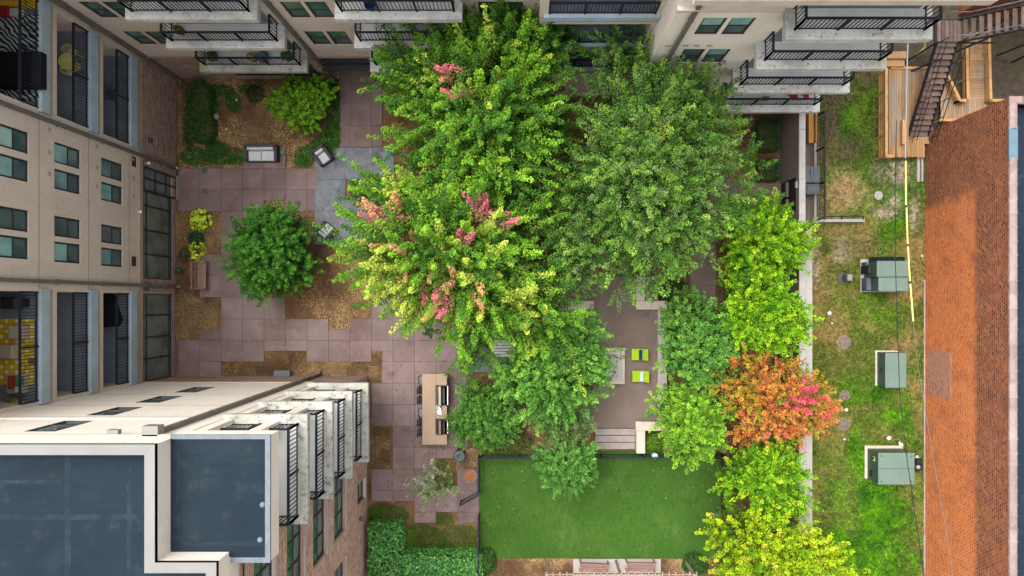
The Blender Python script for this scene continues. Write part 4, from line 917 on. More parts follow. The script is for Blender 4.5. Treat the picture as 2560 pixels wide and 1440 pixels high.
# grill island
GZ = .95; x0, x1, y0, y1 = rect_px(1055.5, 1117.5, 934, 1112, GZ)
gi = thing('grill_island', 'long granite topped outdoor kitchen island with grills', 'counter', ((x0+x1)/2, (y0+y1)/2, .05))
mk('base', MB().box(x0+.32, x1-.06, y0+.06, y1-.06, .05, GZ-.06), M['counter_base'], gi)
ye = [y1-.03-k*.0 for k in range(1)]
gx = x0+.75
g1 = (PY(1015,GZ), PY(963,GZ)); g2 = (PY(1087,GZ), PY(1047,GZ))
top = MB().cbox(x0, gx-.01, y0, y1, GZ-.058, GZ, .012)
mk('worktop', top, M['granite'], gi)
for (a, b) in ((y0, g2[0]), (g2[1], g1[0]), (g1[1], y1)): mk('worktop', MB().cbox(gx-.008, x1, a, b, GZ-.057, GZ, .012), M['granite'], gi)
def grill(label, ya, yb, mat):
    t = thing('built_in_grill', label, 'grill', ((gx+x1)/2, (ya+yb)/2, GZ-.4), group='built-in grills'); 
    mk('body', MB().box(gx, x1+.01, ya+.03, yb-.03, GZ-.5, GZ-.05), M['black'], t)
    m = MB(); n = 9; cx = gx+.22
    pr = [(cx+.20*math.cos(math.pi*k/(n-1)), GZ-.05+.26*math.sin(math.pi*k/(n-1))) for k in range(n)]
    for k in range(n-1): m.quad((pr[k][0],ya+.06,pr[k][1]),(pr[k+1][0],ya+.06,pr[k+1][1]),(pr[k+1][0],yb-.06,pr[k+1][1]),(pr[k][0],yb-.06,pr[k][1]))
    m.v += [(p[0],yy,p[1]) for yy in (ya+.06, yb-.06) for p in pr]; b0 = len(m.v)-2*n; m.f += [tuple(range(b0,b0+n)), tuple(range(b0+n,b0+2*n))]
    mk('hood', m, M[mat], t, smooth=False)
    mk('front_shelf', MB().cbox(gx+.43, x1+.06, ya+.05, yb-.05, GZ-.12, GZ-.05, .01), M['steel'], t)
    mk('handle', MB().tube([(gx+.47, ya+.15, GZ+.06),(gx+.47, yb-.15, GZ+.06)], .014, 6), M['steel'], t)
    for k in range(3): yy = ya+.2+k*(yb-ya-.4)/2; mk('dial', MB().tube([(x1+.05,yy,GZ-.09),(x1+.10,yy,GZ-.09)], .028, 8), M['black'], t)
grill('shiny steel grill at the end of the island by the slate patio', g1[0], g1[1], 'steel')
grill('bronze hooded grill at the bin end of the island', g2[0], g2[1], 'steel_bronze')
sb = thing('side_burner', 'chrome side burner with utensils between the two grills', 'burner', (gx+.2, PY(1025,GZ), GZ))
mk('pan', MB().lathe((gx+.18, PY(1009+9,GZ), GZ), [(.17,0),(.18,.05),(.15,.05),(.13,.02),(0,.02)], 16), M['steel'], sb, smooth=True)
mk('tray', MB().cbox(gx+.06, gx+.34, PY(1036,GZ), PY(1024,GZ), GZ, GZ+.07, .02), M['steel'], sb)
for k in range(4): mk('utensil', MB().tube([(gx+.1+k*.05, PY(1034,GZ), GZ+.085), (gx+.32+k*.02, PY(1040-3*k,GZ), GZ+.10)], .012, 6), M['steel' if k % 2 else 'black'], sb)
def stool(label, px, py, mat, sl):
    c = P(px, py, .8); t = thing('bar_stool', label, 'stool', (c[0], c[1], .05), R(-90)+sl, group='bar stools along the island'); K = dict(parent=t, local=True)
    mk('seat', MB().cbox(-.20, .20, -.05, .33, .62, .66, .015), M[mat], **K)
    mk('backrest', MB().beam((-.2,-.09,.98), (.2,-.09,.98), .035, .10), M[mat], **K)
    mk('back_panel', MB().beam((-.2,-.075,.80), (.2,-.075,.80), .02, .14), M[mat], **K)
    for sx in (-.18,.18): mk('leg', MB().beam((sx,-.09,0),(sx,-.08,1.02), .03, .03), M['metal'], **K); mk('leg', MB().beam((sx,.31,0),(sx,.30,.62), .03, .03), M['metal'], **K)
    mk('footrest', MB().beam((-.18,.31,.25),(.18,.31,.25), .025, .025), M['metal'], **K)
for k, (py, mat, lab) in enumerate([(951,'coping_metal','pale grey bar stool at the slate patio end of the island'),(976,'metal','dark bar stool, second from the slate patio end of the island'),(1001,'metal','dark bar stool just before the middle pale one'),
        (1033,'coping_metal','pale grey bar stool at the middle of the island'),(1057,'metal','dark bar stool just after the middle pale one'),(1082,'metal','dark bar stool nearest the bin end of the island')]):
    stool(lab, 1049, py, mat, R(random.uniform(-5,5)))

c = P(1148, 1141, 1.0); tb_ = thing('litter_bin', 'round dark green litter bin with open ring lid near the island', 'bin', (c[0], c[1], .05))
mk('drum', MB().lathe((c[0],c[1],.05), [(.24,0),(.27,.1),(.29,.85)], 20), M['black'], tb_, smooth=True)
mk('ring_lid', MB().lathe((c[0],c[1],.05), [(.32,.86),(.33,.93),(.28,.99),(.13,1.0),(.11,.93),(.11,.80)], 24), M['bin_green'], tb_, smooth=True)
c = P(1175.5, 1189, .3); pl = thing('round_planter', 'rust coloured round planter bowl of soil beside the dog run fence', 'planter', (c[0], c[1], 0))
mk('bowl', MB().lathe((c[0],c[1],0), [(.34,0),(.40,.2),(.43,.42),(.39,.43),(.38,.36)], 24), M['counter_base'], pl, smooth=True)
mk('soil_fill', MB().lathe((c[0],c[1],.34), [(.385,0),(.2,.05),(0,.06)], 24), M['terracotta'], pl)

# terrace furniture and walls
def low_wall(label, rects, mat='limestone', zt=TZ+.45):
    r = rects[0]; t = thing('seat_wall', label, 'wall', P((r[0]+r[1])/2, (r[2]+r[3])/2), group='low stone walls of the terrace')
    for (a, b, c, d) in rects:
        X0, X1, Y0, Y1 = rect_px(a, b, c, d, zt); n = max(1, round(max(X1-X0, Y1-Y0)/1.0)); v = (Y1-Y0) > (X1-X0)
        mk('wall_body', MB().box(X0+.03, X1-.03, Y0+.03, Y1-.03, -.03, zt-.08), M['limestone_grey'], t)
        for k in range(n):
            if v: q = (X0, X1, Y0+(Y1-Y0)*k/n+.003, Y0+(Y1-Y0)*(k+1)/n-.003)
            else: q = (X0+(X1-X0)*k/n+.003, X0+(X1-X0)*(k+1)/n-.003, Y0, Y1)
            mk('cap_stone', MB().cbox(*q, zt-.078, zt, .012), M[mat], t)
low_wall('pale L shaped seat wall with a dark planted corner by the footpath', [(1590,1668,752,774),(1590,1612,690,751.5)])
low_wall('short pale seat wall half hidden under the elm tree', [(1420,1484,752,774)])
low_wall('long grey planter wall running beside the lime chairs', [(1645,1668,774.5,1053)], 'limestone_grey')
low_wall('stained pale L shaped wall beside the terrace steps', [(1589,1668,1054,1077),(1591,1613,1077.5,1134)])
FZ = TZ+.42; ft = thing('fire_table', 'rectangular fire table with pale stone rim and white inner edge', 'fire table', P(1530, 915))
X0, X1, Y0, Y1 = rect_px(1513, 1562, 870, 960, FZ)
mk('base', MB().box(X0+.08, X1-.08, Y0+.08, Y1-.08, TZ, FZ-.07), M['limestone_grey'], ft)
for q in ((X0,X1,Y1-.17,Y1),(X0,X1,Y0,Y0+.17),(X0,X0+.17,Y0+.172,Y1-.172),(X1-.17,X1,Y0+.172,Y1-.172)): mk('rim', MB().cbox(*q, FZ-.068, FZ, .01), M['limestone'], ft)
mk('burner_bed', MB().box(X0+.16, X1-.16, Y0+.16, Y1-.16, FZ-.25, FZ-.09), M['black'], ft)
i = .30
for q in ((X0+i,X1-i,Y1-i-.04,Y1-i),(X0+i,X1-i,Y0+i,Y0+i+.04),(X0+i,X0+i+.04,Y0+i+.042,Y1-i-.042),(X1-i-.04,X1-i,Y0+i+.042,Y1-i-.042)): mk('glass_guard', MB().cbox(*q, FZ-.09, FZ+.03, .01), M['white'], ft)
for k in range(40):
    p_ = (random.uniform(X0+.36,X1-.36), random.uniform(Y0+.36,Y1-.36), FZ-.09); s_ = random.uniform(.03,.06)
    if k < 26: mk('fire_stone', MB().lathe(p_, [(s_*.6,0),(s_,s_*.5),(s_*.5,s_)], 7), M['bin_grey' if k % 3 else 'blue_metal'], ft)
def lime_chair(label, px, py, rz, cush):
    c = P(px, py, TZ+.4); t = thing('lounge_chair', label, 'chair', (c[0], c[1], TZ), rz, 'lime lounge chairs'); K = dict(parent=t, local=True); w = .62
    n = 12; prof = []
    for k in range(n): s = k/(n-1); prof.append((.42-s*.86, .30+(.10*math.cos(s*3.1) if s < .6 else .10*math.cos(1.86)+(s-.6)*1.25)))
    m = MB()
    for k in range(n-1):
        (a, za), (b, zb) = prof[k], prof[k+1]
        m.quad((-w/2,-a,za),(w/2,-a,za),(w/2,-b,zb),(-w/2,-b,zb)); m.quad((-w/2,-a,za-.16),(w/2,-a,za-.16),(w/2,-b,zb-.16),(-w/2,-b,zb-.16))
        for s in (-1,1): m.quad((s*w/2,-a,za),(s*w/2,-a,za-.16),(s*w/2,-b,zb-.16),(s*w/2,-b,zb))
    m.quad((-w/2,-prof[0][0],prof[0][1]),(w/2,-prof[0][0],prof[0][1]),(w/2,-prof[0][0],prof[0][1]-.16),(-w/2,-prof[0][0],prof[0][1]-.16)); e = prof[-1]
    m.quad((-w/2,-e[0],e[1]),(w/2,-e[0],e[1]),(w/2,-e[0],e[1]-.16),(-w/2,-e[0],e[1]-.16))
    mk('shell', m, M['lime_fabric'], **K)
    mk('plinth', MB().box(-w/2+.06, w/2-.06, -.36, .22, 0, .22), M['black'], **K)
    mk('cushion', MB().cbox(-w/2+.05, w/2-.03, .0, .17, .36, .47, .03), M[cush], **K)
lime_chair('lime green lounge chair with navy cushion facing the fire table', 1598, 886.5, R(-90), 'navy')
lime_chair('lime green lounge chair with pale blue cushion facing the fire table', 1600, 941, R(-90), 'pale_blue')
lime_chair('lime green lounge chair mostly hidden by leaves across the fire table', 1480, 886, R(90), 'navy')
wt_ = thing('picnic_table', 'white slatted table on the dark slate patio under branches', 'table', P(1262, 872)); X0, X1, Y0, Y1 = rect_px(1228, 1298, 850, 892, .75)
for k in range(6): mk('top_slat', MB().cbox(X0, X1, Y0+k*.16, Y0+k*.16+.13, .72, .76, .008), M['white'], wt_)
for xx in (X0+.15, X1-.15):
    mk('trestle', MB().beam((xx,Y0+.05,.06),(xx,Y0+.55,.72),.06,.06).beam((xx,Y1-.05,.06),(xx,Y0+.35,.72),.06,.06), M['white'], wt_)
for (px, py) in ((512,427),(513,478)): tag(mk('valve_cover', MB().cbox(P(px,py)[0]-.16, P(px,py)[0]+.16, P(px,py)[1]-.15, P(px,py)[1]+.15, .0, .058, .006), M['bin_green']), 'small grey green valve cover in the brown paving, ' + ('near the ground cover bed' if py < 450 else 'farther from the ground cover bed'), 'cover', 'valve covers in the paving')
for (px, py, lab) in ((1613,787,'dark floor drain on the terrace near the L shaped seat wall'),(1623,1035,'dark floor drain on the terrace near the stained corner wall')): tag(mk('floor_drain', MB().cbox(*rect_px(px-9,px+9,py-7,py+7,TZ), TZ-.02, TZ+.006, .003), M['bin_grey']), lab, 'drain', 'terrace floor drains')
for (px, py, r_, lab) in ((591,249,.07,'small white globe light in the green ground cover bed'),(566,323,.08,'small white globe light on bare mulch near the dark hedge'),(447,676,.17,'dark round lantern against the west brick wall')):
    c = P(px,py,.3); t = thing('path_light', lab, 'light', (c[0],c[1],0)); mk('stem', MB().tube([(c[0],c[1],-.03),(c[0],c[1],.25)], .025, 6), M['metal'], t); mk('globe', MB().lathe((c[0],c[1],.22), [(.02,0),(r_,r_),(r_*.7,r_*1.6),(0,r_*1.9)], 12), M['bin_grey' if r_ > .1 else 'lamp_white'], t, smooth=True)
c = P(540, 291); tag(mk('stepping_stone', MB().lathe((c[0],c[1],-.03), [(.17,0),(.18,.05),(.14,.08),(0,.085)], 7), M['stone_grey']), 'rough grey stone lying on bare mulch', 'stone')
c = P(705, 382, .2); tag(mk('sprinkler_head', MB().lathe((c[0],c[1],-.03), [(.05,0),(.05,.15),(.12,.2),(.1,.26),(0,.28)], 9), M['cush_green']), 'small green sprinkler head at the bed corner', 'sprinkler')

# dog run fence, gate, pergola
df = thing('dog_run_fence', 'black metal fence around the artificial turf', 'fence', P(1500, 1140))
railing([P(1199,1136)[:2], P(1803,1134)[:2], P(1803,1400)[:2]], .0, 1.15, .11, 2.2, 'metal', df)
df2 = thing('dog_run_fence', 'short black fence between paving and turf beside the rust planter', 'fence', P(1197, 1180)); railing([P(1199,1140)[:2], P(1199,1223)[:2]], 0, 1.15, .11, 1.8, 'metal', df2)
df3 = thing('dog_run_fence', 'short black fence between the green bed and the turf', 'fence', P(1198, 1350)); railing([P(1199,1284)[:2], P(1199,1420)[:2]], 0, 1.15, .11, 1.6, 'metal', df3)
gt = thing('dog_run_gate', 'open black metal gate swung over the paving', 'gate', P(1197, 1226)); railing([P(1197,1226)[:2], P(1154,1250)[:2]], .08, 1.05, .16, 1.2, 'metal', gt)
pg = thing('pergola', 'pale timber pergola edge over the benches', 'pergola', P(1550, 1440)); PZ = 2.4
pX0, pX1 = PX(1362,PZ), PX(1745,PZ); yb = PY(1437,PZ)
mk('beam', MB().cbox(pX0, pX1, yb-.06, yb+.0, PZ-.25, PZ-.08, .01), M['pergola'], pg)
for k in range(23): x = pX0+.08+k*(pX1-pX0-.16)/22; mk('rafter', MB().cbox(x-.03, x+.03, yb-2.5, yb+.17, PZ-.075, PZ+.05, .006), M['pergola'], pg)
for x in (pX0+.15, (pX0+pX1)/2, pX1-.15): mk('post', MB().box(x-.07, x+.07, yb-.15, yb-.062, -.03, PZ-.08), M['pergola'], pg)
for (px, py, c_, lab) in ((1638,1141,'pale_blue','small blue dog bag box on the turf fence'),(1797,1288,'blue_metal','blue round tub at the turf fence corner')):
    c = P(px,py,.6); tag(mk('dog_run_tub', MB().lathe((c[0],c[1],.0), [(.10,.0),(.16,.3),(.17,.6),(.1,.62)], 12), M[c_]), lab, 'tub')

# ------------------------------------------------------------------ things on the lot
tr = 'green transformer cabinets on the lot'
t = thing('transformer', 'large green transformer cabinet on a pale pad with litter beside it', 'transformer', (20.3, -9.2, 0), group=tr)
x0, x1, y0, y1, zt = 19.32, 21.25, -10.05, -8.36, 1.42
mk('pad', MB().cbox(x0-.14, x1+.1, y0-.02, y1+.15, -.03, .12, .02), M['limestone'], t)
mk('cabinet', MB().box(x0, x1, y0, y1, .12, zt-.06), M['transformer_dark'], t)
mk('lid', MB().cbox(x0-.03, x1+.03, (y0+y1)/2+.004, y1+.03, zt-.058, zt, .02), M['transformer'], t); mk('lid', MB().cbox(x0-.03, x1+.03, y0-.03, (y0+y1)/2-.004, zt-.058, zt, .02), M['transformer'], t)
mk('door_handle', MB().box(x0-.06, x0, (y0+y1)/2+.4, (y0+y1)/2+.5, .7, .9), M['metal'], t)
for (ex, ey) in ((.15,.15),(.15,-.15),(-.15,.15),(-.15,-.15)): mk('lifting_lug', MB().lathe(((x0 if ex > 0 else x1)+ex, (y0 if ey > 0 else y1)+ey, zt), [(.04,0),(.04,.03),(.02,.05)], 8), M['transformer_dark'], t)
for k in range(5): mk('louvre', MB().box(x0-.015, x0, y0+.2, y0+.55, .35+k*.07, .385+k*.07), M['black'], t)
mk('warning_plate', MB().box(x0-.008, x0, y1-.55, y1-.3, .75, 1.0), M['yellow_paint'], t)
t = thing('transformer', 'medium green transformer cabinet alone in the middle of the lot', 'transformer', (20.3, -3.85, 0), group=tr)
x0, x1, y0, y1, zt = 19.88, 21.02, -4.80, -2.90, 1.05
mk('pad', MB().cbox(x0-.09, x1+.06, y0-.02, y1+.08, -.03, .10, .02), M['limestone'], t); mk('cabinet', MB().box(x0, x1, y0, y1, .1, zt-.05), M['transformer_dark'], t)
mk('lid', MB().cbox(x0-.02, x1+.02, y0-.02, y1+.02, zt-.048, zt, .02), M['transformer'], t); mk('door_handle', MB().box(x0-.05, x0, -3.9, -3.8, .5, .65), M['metal'], t)
t = thing('transformer', 'ribbed green transformer with dark cooling fins and two stepped lids', 'transformer', (20.1, 1.4, 0), group=tr)
mk('pad', MB().cbox(18.95, 20.95, .5, 2.35, -.03, .1, .02), M['concrete_smooth'], t)
mk('cabinet', MB().box(19.28, 20.85, .55, 1.30, .1, 1.45), M['transformer_dark'], t); mk('cabinet', MB().box(19.15, 20.85, 1.305, 2.15, .1, 1.55), M['transformer_dark'], t)
mk('lid', MB().cbox(19.26, 20.88, .53, 1.30, 1.452, 1.5, .02), M['transformer'], t); mk('lid', MB().cbox(19.12, 20.88, 1.31, 2.18, 1.552, 1.61, .02), M['transformer'], t)
for k in range(16): mk('cooling_fin', MB().box(19.3+k*.097, 19.33+k*.097, 2.16, 2.42, .3, 1.35), M['black'], t)
mk('side_box', MB().cbox(18.95, 19.14, 1.5, 1.95, .1, 1.0, .03), M['black'], t); mk('bushing', MB().cbox(18.98, 19.26, .56, 1.28, .1, .75, .05), M['metal_blue'], t); mk('bushing', MB().cbox(18.98, 19.14, 1.96, 2.16, .1, .75, .05), M['metal_blue'], t)
c = P(2117, 694, .5); t = thing('meter_pedestal', 'small grey meter box standing near the ribbed transformer', 'meter box', (c[0], c[1], 0))
mk('foot', MB().cbox(c[0]-.3, c[0]+.28, c[1]-.27, c[1]+.25, -.03, .06, .02), M['bin_grey'], t); mk('box', MB().cbox(c[0]-.05, c[0]+.22, c[1]-.17, c[1]+.17, .06, .62, .02), M['metal_blue'], t); mk('cap', MB().cbox(c[0]-.04, c[0]+.24, c[1]-.18, c[1]+.18, .622, .68, .02), M['coping_metal'], t)
for (px, py, r_, lab) in ((2110,855,.36,'brown iron manhole cover with pale ring, nearest the meter box'),(2110,988,.30,'faded brown manhole cover beside the red maple'),(2110,1060,.33,'dark brown manhole cover with a central boss')):
    c = P(px, py); t = thing('manhole_cover', lab, 'manhole', (c[0], c[1], 0), group='manhole covers in the grass')
    mk('ring', MB().lathe((c[0],c[1],-.03), [(r_+.03,0),(r_+.03,.06),(r_,.065),(r_,.06)], 24), M['step'], t); mk('lid', MB().lathe((c[0],c[1],-.03), [(r_-.01,0),(r_-.01,.085),(.08,.09),(.07,.105),(0,.105)], 24), M['iron'], t)
for (px, py, r_, mt, lab) in ((2073,783,.11,'white','white round cleanout cap farthest from the maples'),(2115,1024,.10,'white','white round cleanout cap between the two manhole covers'),(2110,1098,.06,'white','tiny white cap near the large transformer'),(2195,489,.25,'stone_grey','pale grey round lid in the bright grass')):
    c = P(px, py); tag(mk('cleanout_cap', MB().lathe((c[0],c[1],-.02), [(r_,0),(r_,.09),(r_*.5,.11),(0,.115)], 16), M[mt]), lab, 'cap')
def paper(px, py, s, lab, z=.08):
    c = P(px, py); m = MB(); n = 5; 
    for k in range(4):
        a = random.uniform(0, 6.28); d = random.uniform(0, s*.5); cx, cy = c[0]+d*math.cos(a), c[1]+d*math.sin(a); pts = []
        for q in range(n): b = q*6.28/n+random.uniform(-.4,.4); pts.append((cx+s*.55*math.cos(b), cy+s*.55*math.sin(b), z+random.uniform(-.02,.06)))
        b0 = len(m.v); m.v += pts + [(cx, cy, z+.09)]; m.f += [(b0+q, b0+(q+1)%n, b0+n) for q in range(n)]
    tag(mk('litter_paper', m, M['white']), lab, 'litter', 'white litter on the lot')
paper(2221,1095,.22,'two crumpled white papers in the grass above the large transformer'); paper(2248,1110,.2,'white crumpled paper at the large transformer pad edge', .14); paper(2290,1141,.16,'white paper between transformer and warehouse')
paper(2079,808,.1,'small white scrap below the cleanout cap'); paper(2303,640,.12,'white scrap against the warehouse base'); paper(2086,645,.08,'white scrap on bare ground near the wall ledge')
c = P(2296, 1168, .2); t = thing('hand_cart', 'small black wheel cart behind the large transformer', 'cart', (c[0], c[1], 0))
mk('wheel', MB().lathe((c[0]+.02,c[1],.06), [(.24,0),(.28,.06),(.24,.12),(.13,.10),(.12,.05)], 16), M['black'], t, smooth=True); mk('hub', MB().lathe((c[0]+.02,c[1],.08), [(.11,0),(.11,.08),(0,.1)], 12), M['stone_grey'], t); mk('body', MB().cbox(c[0]-.2, c[0]+.12, c[1]+.2, c[1]+.5, .0, .4, .05), M['black'], t)
def cable(name, pts, r_, mat, lab, z):
    P3 = [P(a, b, z+dz) for a, b, dz in pts]; return tag(mk(name, MB().tube(P3, r_, 6), M[mat]), lab, 'cable')
cable('power_cable', [(2241,300,.2),(2238,480,0),(2238,640,-.1),(2243,800,-.1),(2250,1000,0),(2268,1150,.1),(2292,1320,.2),(2316,1470,.3)], .018, 'wire', 'thin black overhead cable crossing above the transformers', 7.2)
cable('power_cable', [(2248,1050,.2),(2268,1150,.1),(2282,1240,.1),(2312,1470,.2)], .010, 'wire', 'thinnest black wire above the large transformer', 7.0)
gc = thing('service_drop', 'pale overhead service cable with yellow guard sleeves', 'cable', P(2268, 600, 7.5))
mk('cable', MB().tube([P(2272,40,7.7), P(2267,180,7.6), P(2263,400,7.5)], .03, 6), M['cable_pale'], gc)
ys = [(2264,402),(2265,515),(2266,517),(2269,612),(2269.5,614),(2275,705),(2275.5,708),(2283,803)]
for (a, b) in zip(ys[::2], ys[1::2]): mk('guard_sleeve', MB().tube([P(*a,7.5), P(*b,7.5)], .040, 8), M['cable_yellow'], gc)
for a in ((2264,399),(2265.5,516),(2269,613),(2275,706)): mk('joint', MB().tube([P(a[0],a[1]-3,7.5), P(a[0],a[1]+3,7.5)], .062, 8), M['black'], gc)
mk('cable', MB().tube([P(2283,803,7.5), P(2293,900,7.4), P(2303,965,7.4), P(2325,1100,7.5), P(2350,1240,7.6), P(2372,1370,7.7), P(2385,1470,7.8)], .013, 6), M['cable'], gc)

# ------------------------------------------------------------------ belongings on the balconies
z = FL[2]+.005
def flat(name, lab, cat, a, b, c, d, z0, hgt, mat, grp=None, ch=.01):
    X0, X1, Y0, Y1 = rect_px(a, b, c, d, z0+hgt); return tag(mk(name, MB().cbox(max(X0, XA-2.15), X1, Y0, Y1, z0, z0+hgt, ch), M[mat]), lab, cat, grp)
flat('rug', 'navy and white leaf print rug on the top west balcony', 'rug', -8, 97, 36, 252, z, .015, 'rug_leaf', None, .003)
flat('daybed', 'black upholstered daybed on the leaf print rug', 'daybed', -8, 101, 128, 218, z+.02, .38, 'black_fabric', None, .04)
flat('storage_crate', 'small yellow crate nearest the frame edge on the top balcony', 'crate', -6, 32, 1, 12, z+.02, .35, 'yellow', 'yellow crates'); flat('storage_crate', 'yellow crate between the small crate and railing', 'crate', 36, 56, -6, 14, z+.02, .3, 'yellow', 'yellow crates'); flat('storage_crate', 'dark yellow basket touching the railing', 'crate', 66, 84, -6, 18, z+.02, .22, 'yellow', 'yellow crates')
flat('red_box', 'dark red box on the leaf print rug', 'box', -8, 18, 14, 38, z+.02, .3, 'red'); flat('tray', 'white and pink tray on the leaf print rug', 'tray', 23, 52, 20, 38, z+.02, .2, 'white')
flat('rug', 'yellow rug with white dots on the lower west balcony', 'rug', -8, 85, 797, 962, z, .015, 'rug_dots', None, .003)
flat('pouffe', 'beige square pouffe touching the railing on the yellow rug', 'pouffe', 18, 58, 813, 848, z+.02, .4, 'beige', 'beige pouffes', .05); flat('pouffe', 'beige square pouffe farther from the railing on the yellow rug', 'pouffe', -6, 30, 863, 898, z+.02, .4, 'beige', 'beige pouffes', .05)
t = thing('cushioned_chair', 'beige chair with red and green cushions on the yellow rug', 'chair', P(36, 960, z))
for (nm, q, z0, hh, mt) in (('frame', (14,58,936,984), .02, .3, 'beige'), ('cushion', (18,36,940,972), .325, .15, 'cush_red'), ('cushion', (37,53,944,964), .325, .17, 'cush_green'), ('cushion', (35,48,966,982), .325, .12, 'white')):
    mk(nm, MB().cbox(*rect_px(*q, z+z0+hh), z+z0, z+z0+hh, .03), M[mt], t)
t = thing('kettle_grill', 'black barbecue grill in the balcony corner above the yellow rug', 'grill', P(22, 757, z)); mk('body', MB().cbox(*rect_px(-4,40,742,772,z+.9), z+.5, z+.9, .1), M['black'], t); mk('stand', MB().box(*rect_px(2,34,746,768,z+.9), z, z+.5), M['metal'], t); mk('side_lid', MB().lathe((*P(38,760,z+.8)[:2], z+.5), [(.05,0),(.16,.1),(.16,.3),(.05,.36)], 12), M['black'], t)
z3 = FL[1]+.005
def patio_chair(lab, px, py, rz):
    c = P(px, py, z3+.45); t = thing('wire_chair', lab, 'chair', (c[0], c[1], z3), rz, 'yellow patio chairs'); K = dict(parent=t, local=True)
    mk('seat', MB().lathe((0,0,.42), [(.0,0),(.2,.0),(.21,.02),(0,.03)], 18), M['yellow_paint'], **K)
    m = MB(); m.tube([(.24*math.cos(a), .22*math.sin(a)+.02, .82) for a in [k*math.pi/12 for k in range(13)]], .014, 5); mk('back_hoop', m, M['yellow_paint'], **K)
    m = MB(); [m.tube([(.19*math.cos(a), .17*math.sin(a), .44), (.24*math.cos(a), .22*math.sin(a)+.02, .82)], .011, 5) for a in [k*math.pi/10 for k in range(11)]]; mk('back_rods', m, M['yellow_paint'], **K)
    for a in (.8, 2.3, 3.9, 5.5): mk('leg', MB().tube([(.16*math.cos(a), .16*math.sin(a), .43), (.24*math.cos(a), .24*math.sin(a), 0)], .012, 5), M['yellow_paint'], **K)
patio_chair('pale yellow wire chair nearer the corner downspout', 181, 131, R(25)); patio_chair('pale yellow wire chair below the round table', 178, 178, R(120))
c = P(166, 153, z3+.72); t = thing('bistro_table', 'pale yellow round table on the middle west balcony', 'table', (c[0], c[1], z3)); mk('top', MB().lathe((c[0],c[1],z3+.70), [(0,0),(.36,0),(.37,.02),(.36,.035),(0,.035)], 24), M['yellow_paint'], t); mk('pedestal', MB().lathe((c[0],c[1],z3), [(.2,0),(.2,.02),(.03,.05),(.03,.70)], 12), M['yellow_paint'], t)
z2 = FL[0]+.005
tag(mk('covered_grill', MB().prism([P(266,738,z2+.5)[:2],P(272,735,z2+.5)[:2],P(294,800,z2+.5)[:2],P(286,816,z2+.5)[:2],P(266,818,z2+.5)[:2]], z2, z2+.75), M['black_fabric']), 'black covered grill on the lowest west balcony', 'grill')
tag(mk('folding_chair', MB().cbox(*rect_px(270,292,222,246,z2+.45), z2+.40, z2+.45, .01).box(*rect_px(268,271,222,246,z2+.45), z2, z2+.85), M['metal_blue']), 'dark folding chair on the lowest corner balcony', 'chair')
t = thing('flower_pot', 'rust flower pot on the lower west balcony railing', 'pot', P(86, 904, z)); c = P(86, 904, z+.4); mk('pot', MB().lathe((c[0]-.25,c[1],z), [(.1,0),(.14,.25),(.13,.26),(0,.22)], 12), M['pot'], t)
# things on the north balconies
tag(mk('storage_box', MB().cbox(*rect_px(1912,1925,240,246,FL[0]+.5), FL[0]+.02, FL[0]+.5, .02), M['orange_wood']), 'orange box on the lowest east end balcony', 'box')
for (px, lab, s_) in ((1985,'red plastic chair on the lowest east end balcony',.2),(2016,'small red stool on the lowest east end balcony',.13)):
    c = P(px, 239, FL[0]+.4); tag(mk('plastic_seat', MB().cbox(c[0]-s_, c[0]+s_, c[1]-.14, c[1]+.14, FL[0]+.36, FL[0]+.41, .02).box(c[0]-s_, c[0]+s_, c[1]+.11, c[1]+.14, FL[0]+.015, FL[0]+.8), M['red']), lab, 'seat')
c = P(925, 12, FL[2]+.4); tag(mk('bucket_chair', MB().lathe((c[0],c[1],FL[2]+.015), [(.12,0),(.2,.3),(.24,.45),(.2,.46),(.14,.35)], 14), M['navy']), 'blue round tub chair on a north balcony', 'chair')
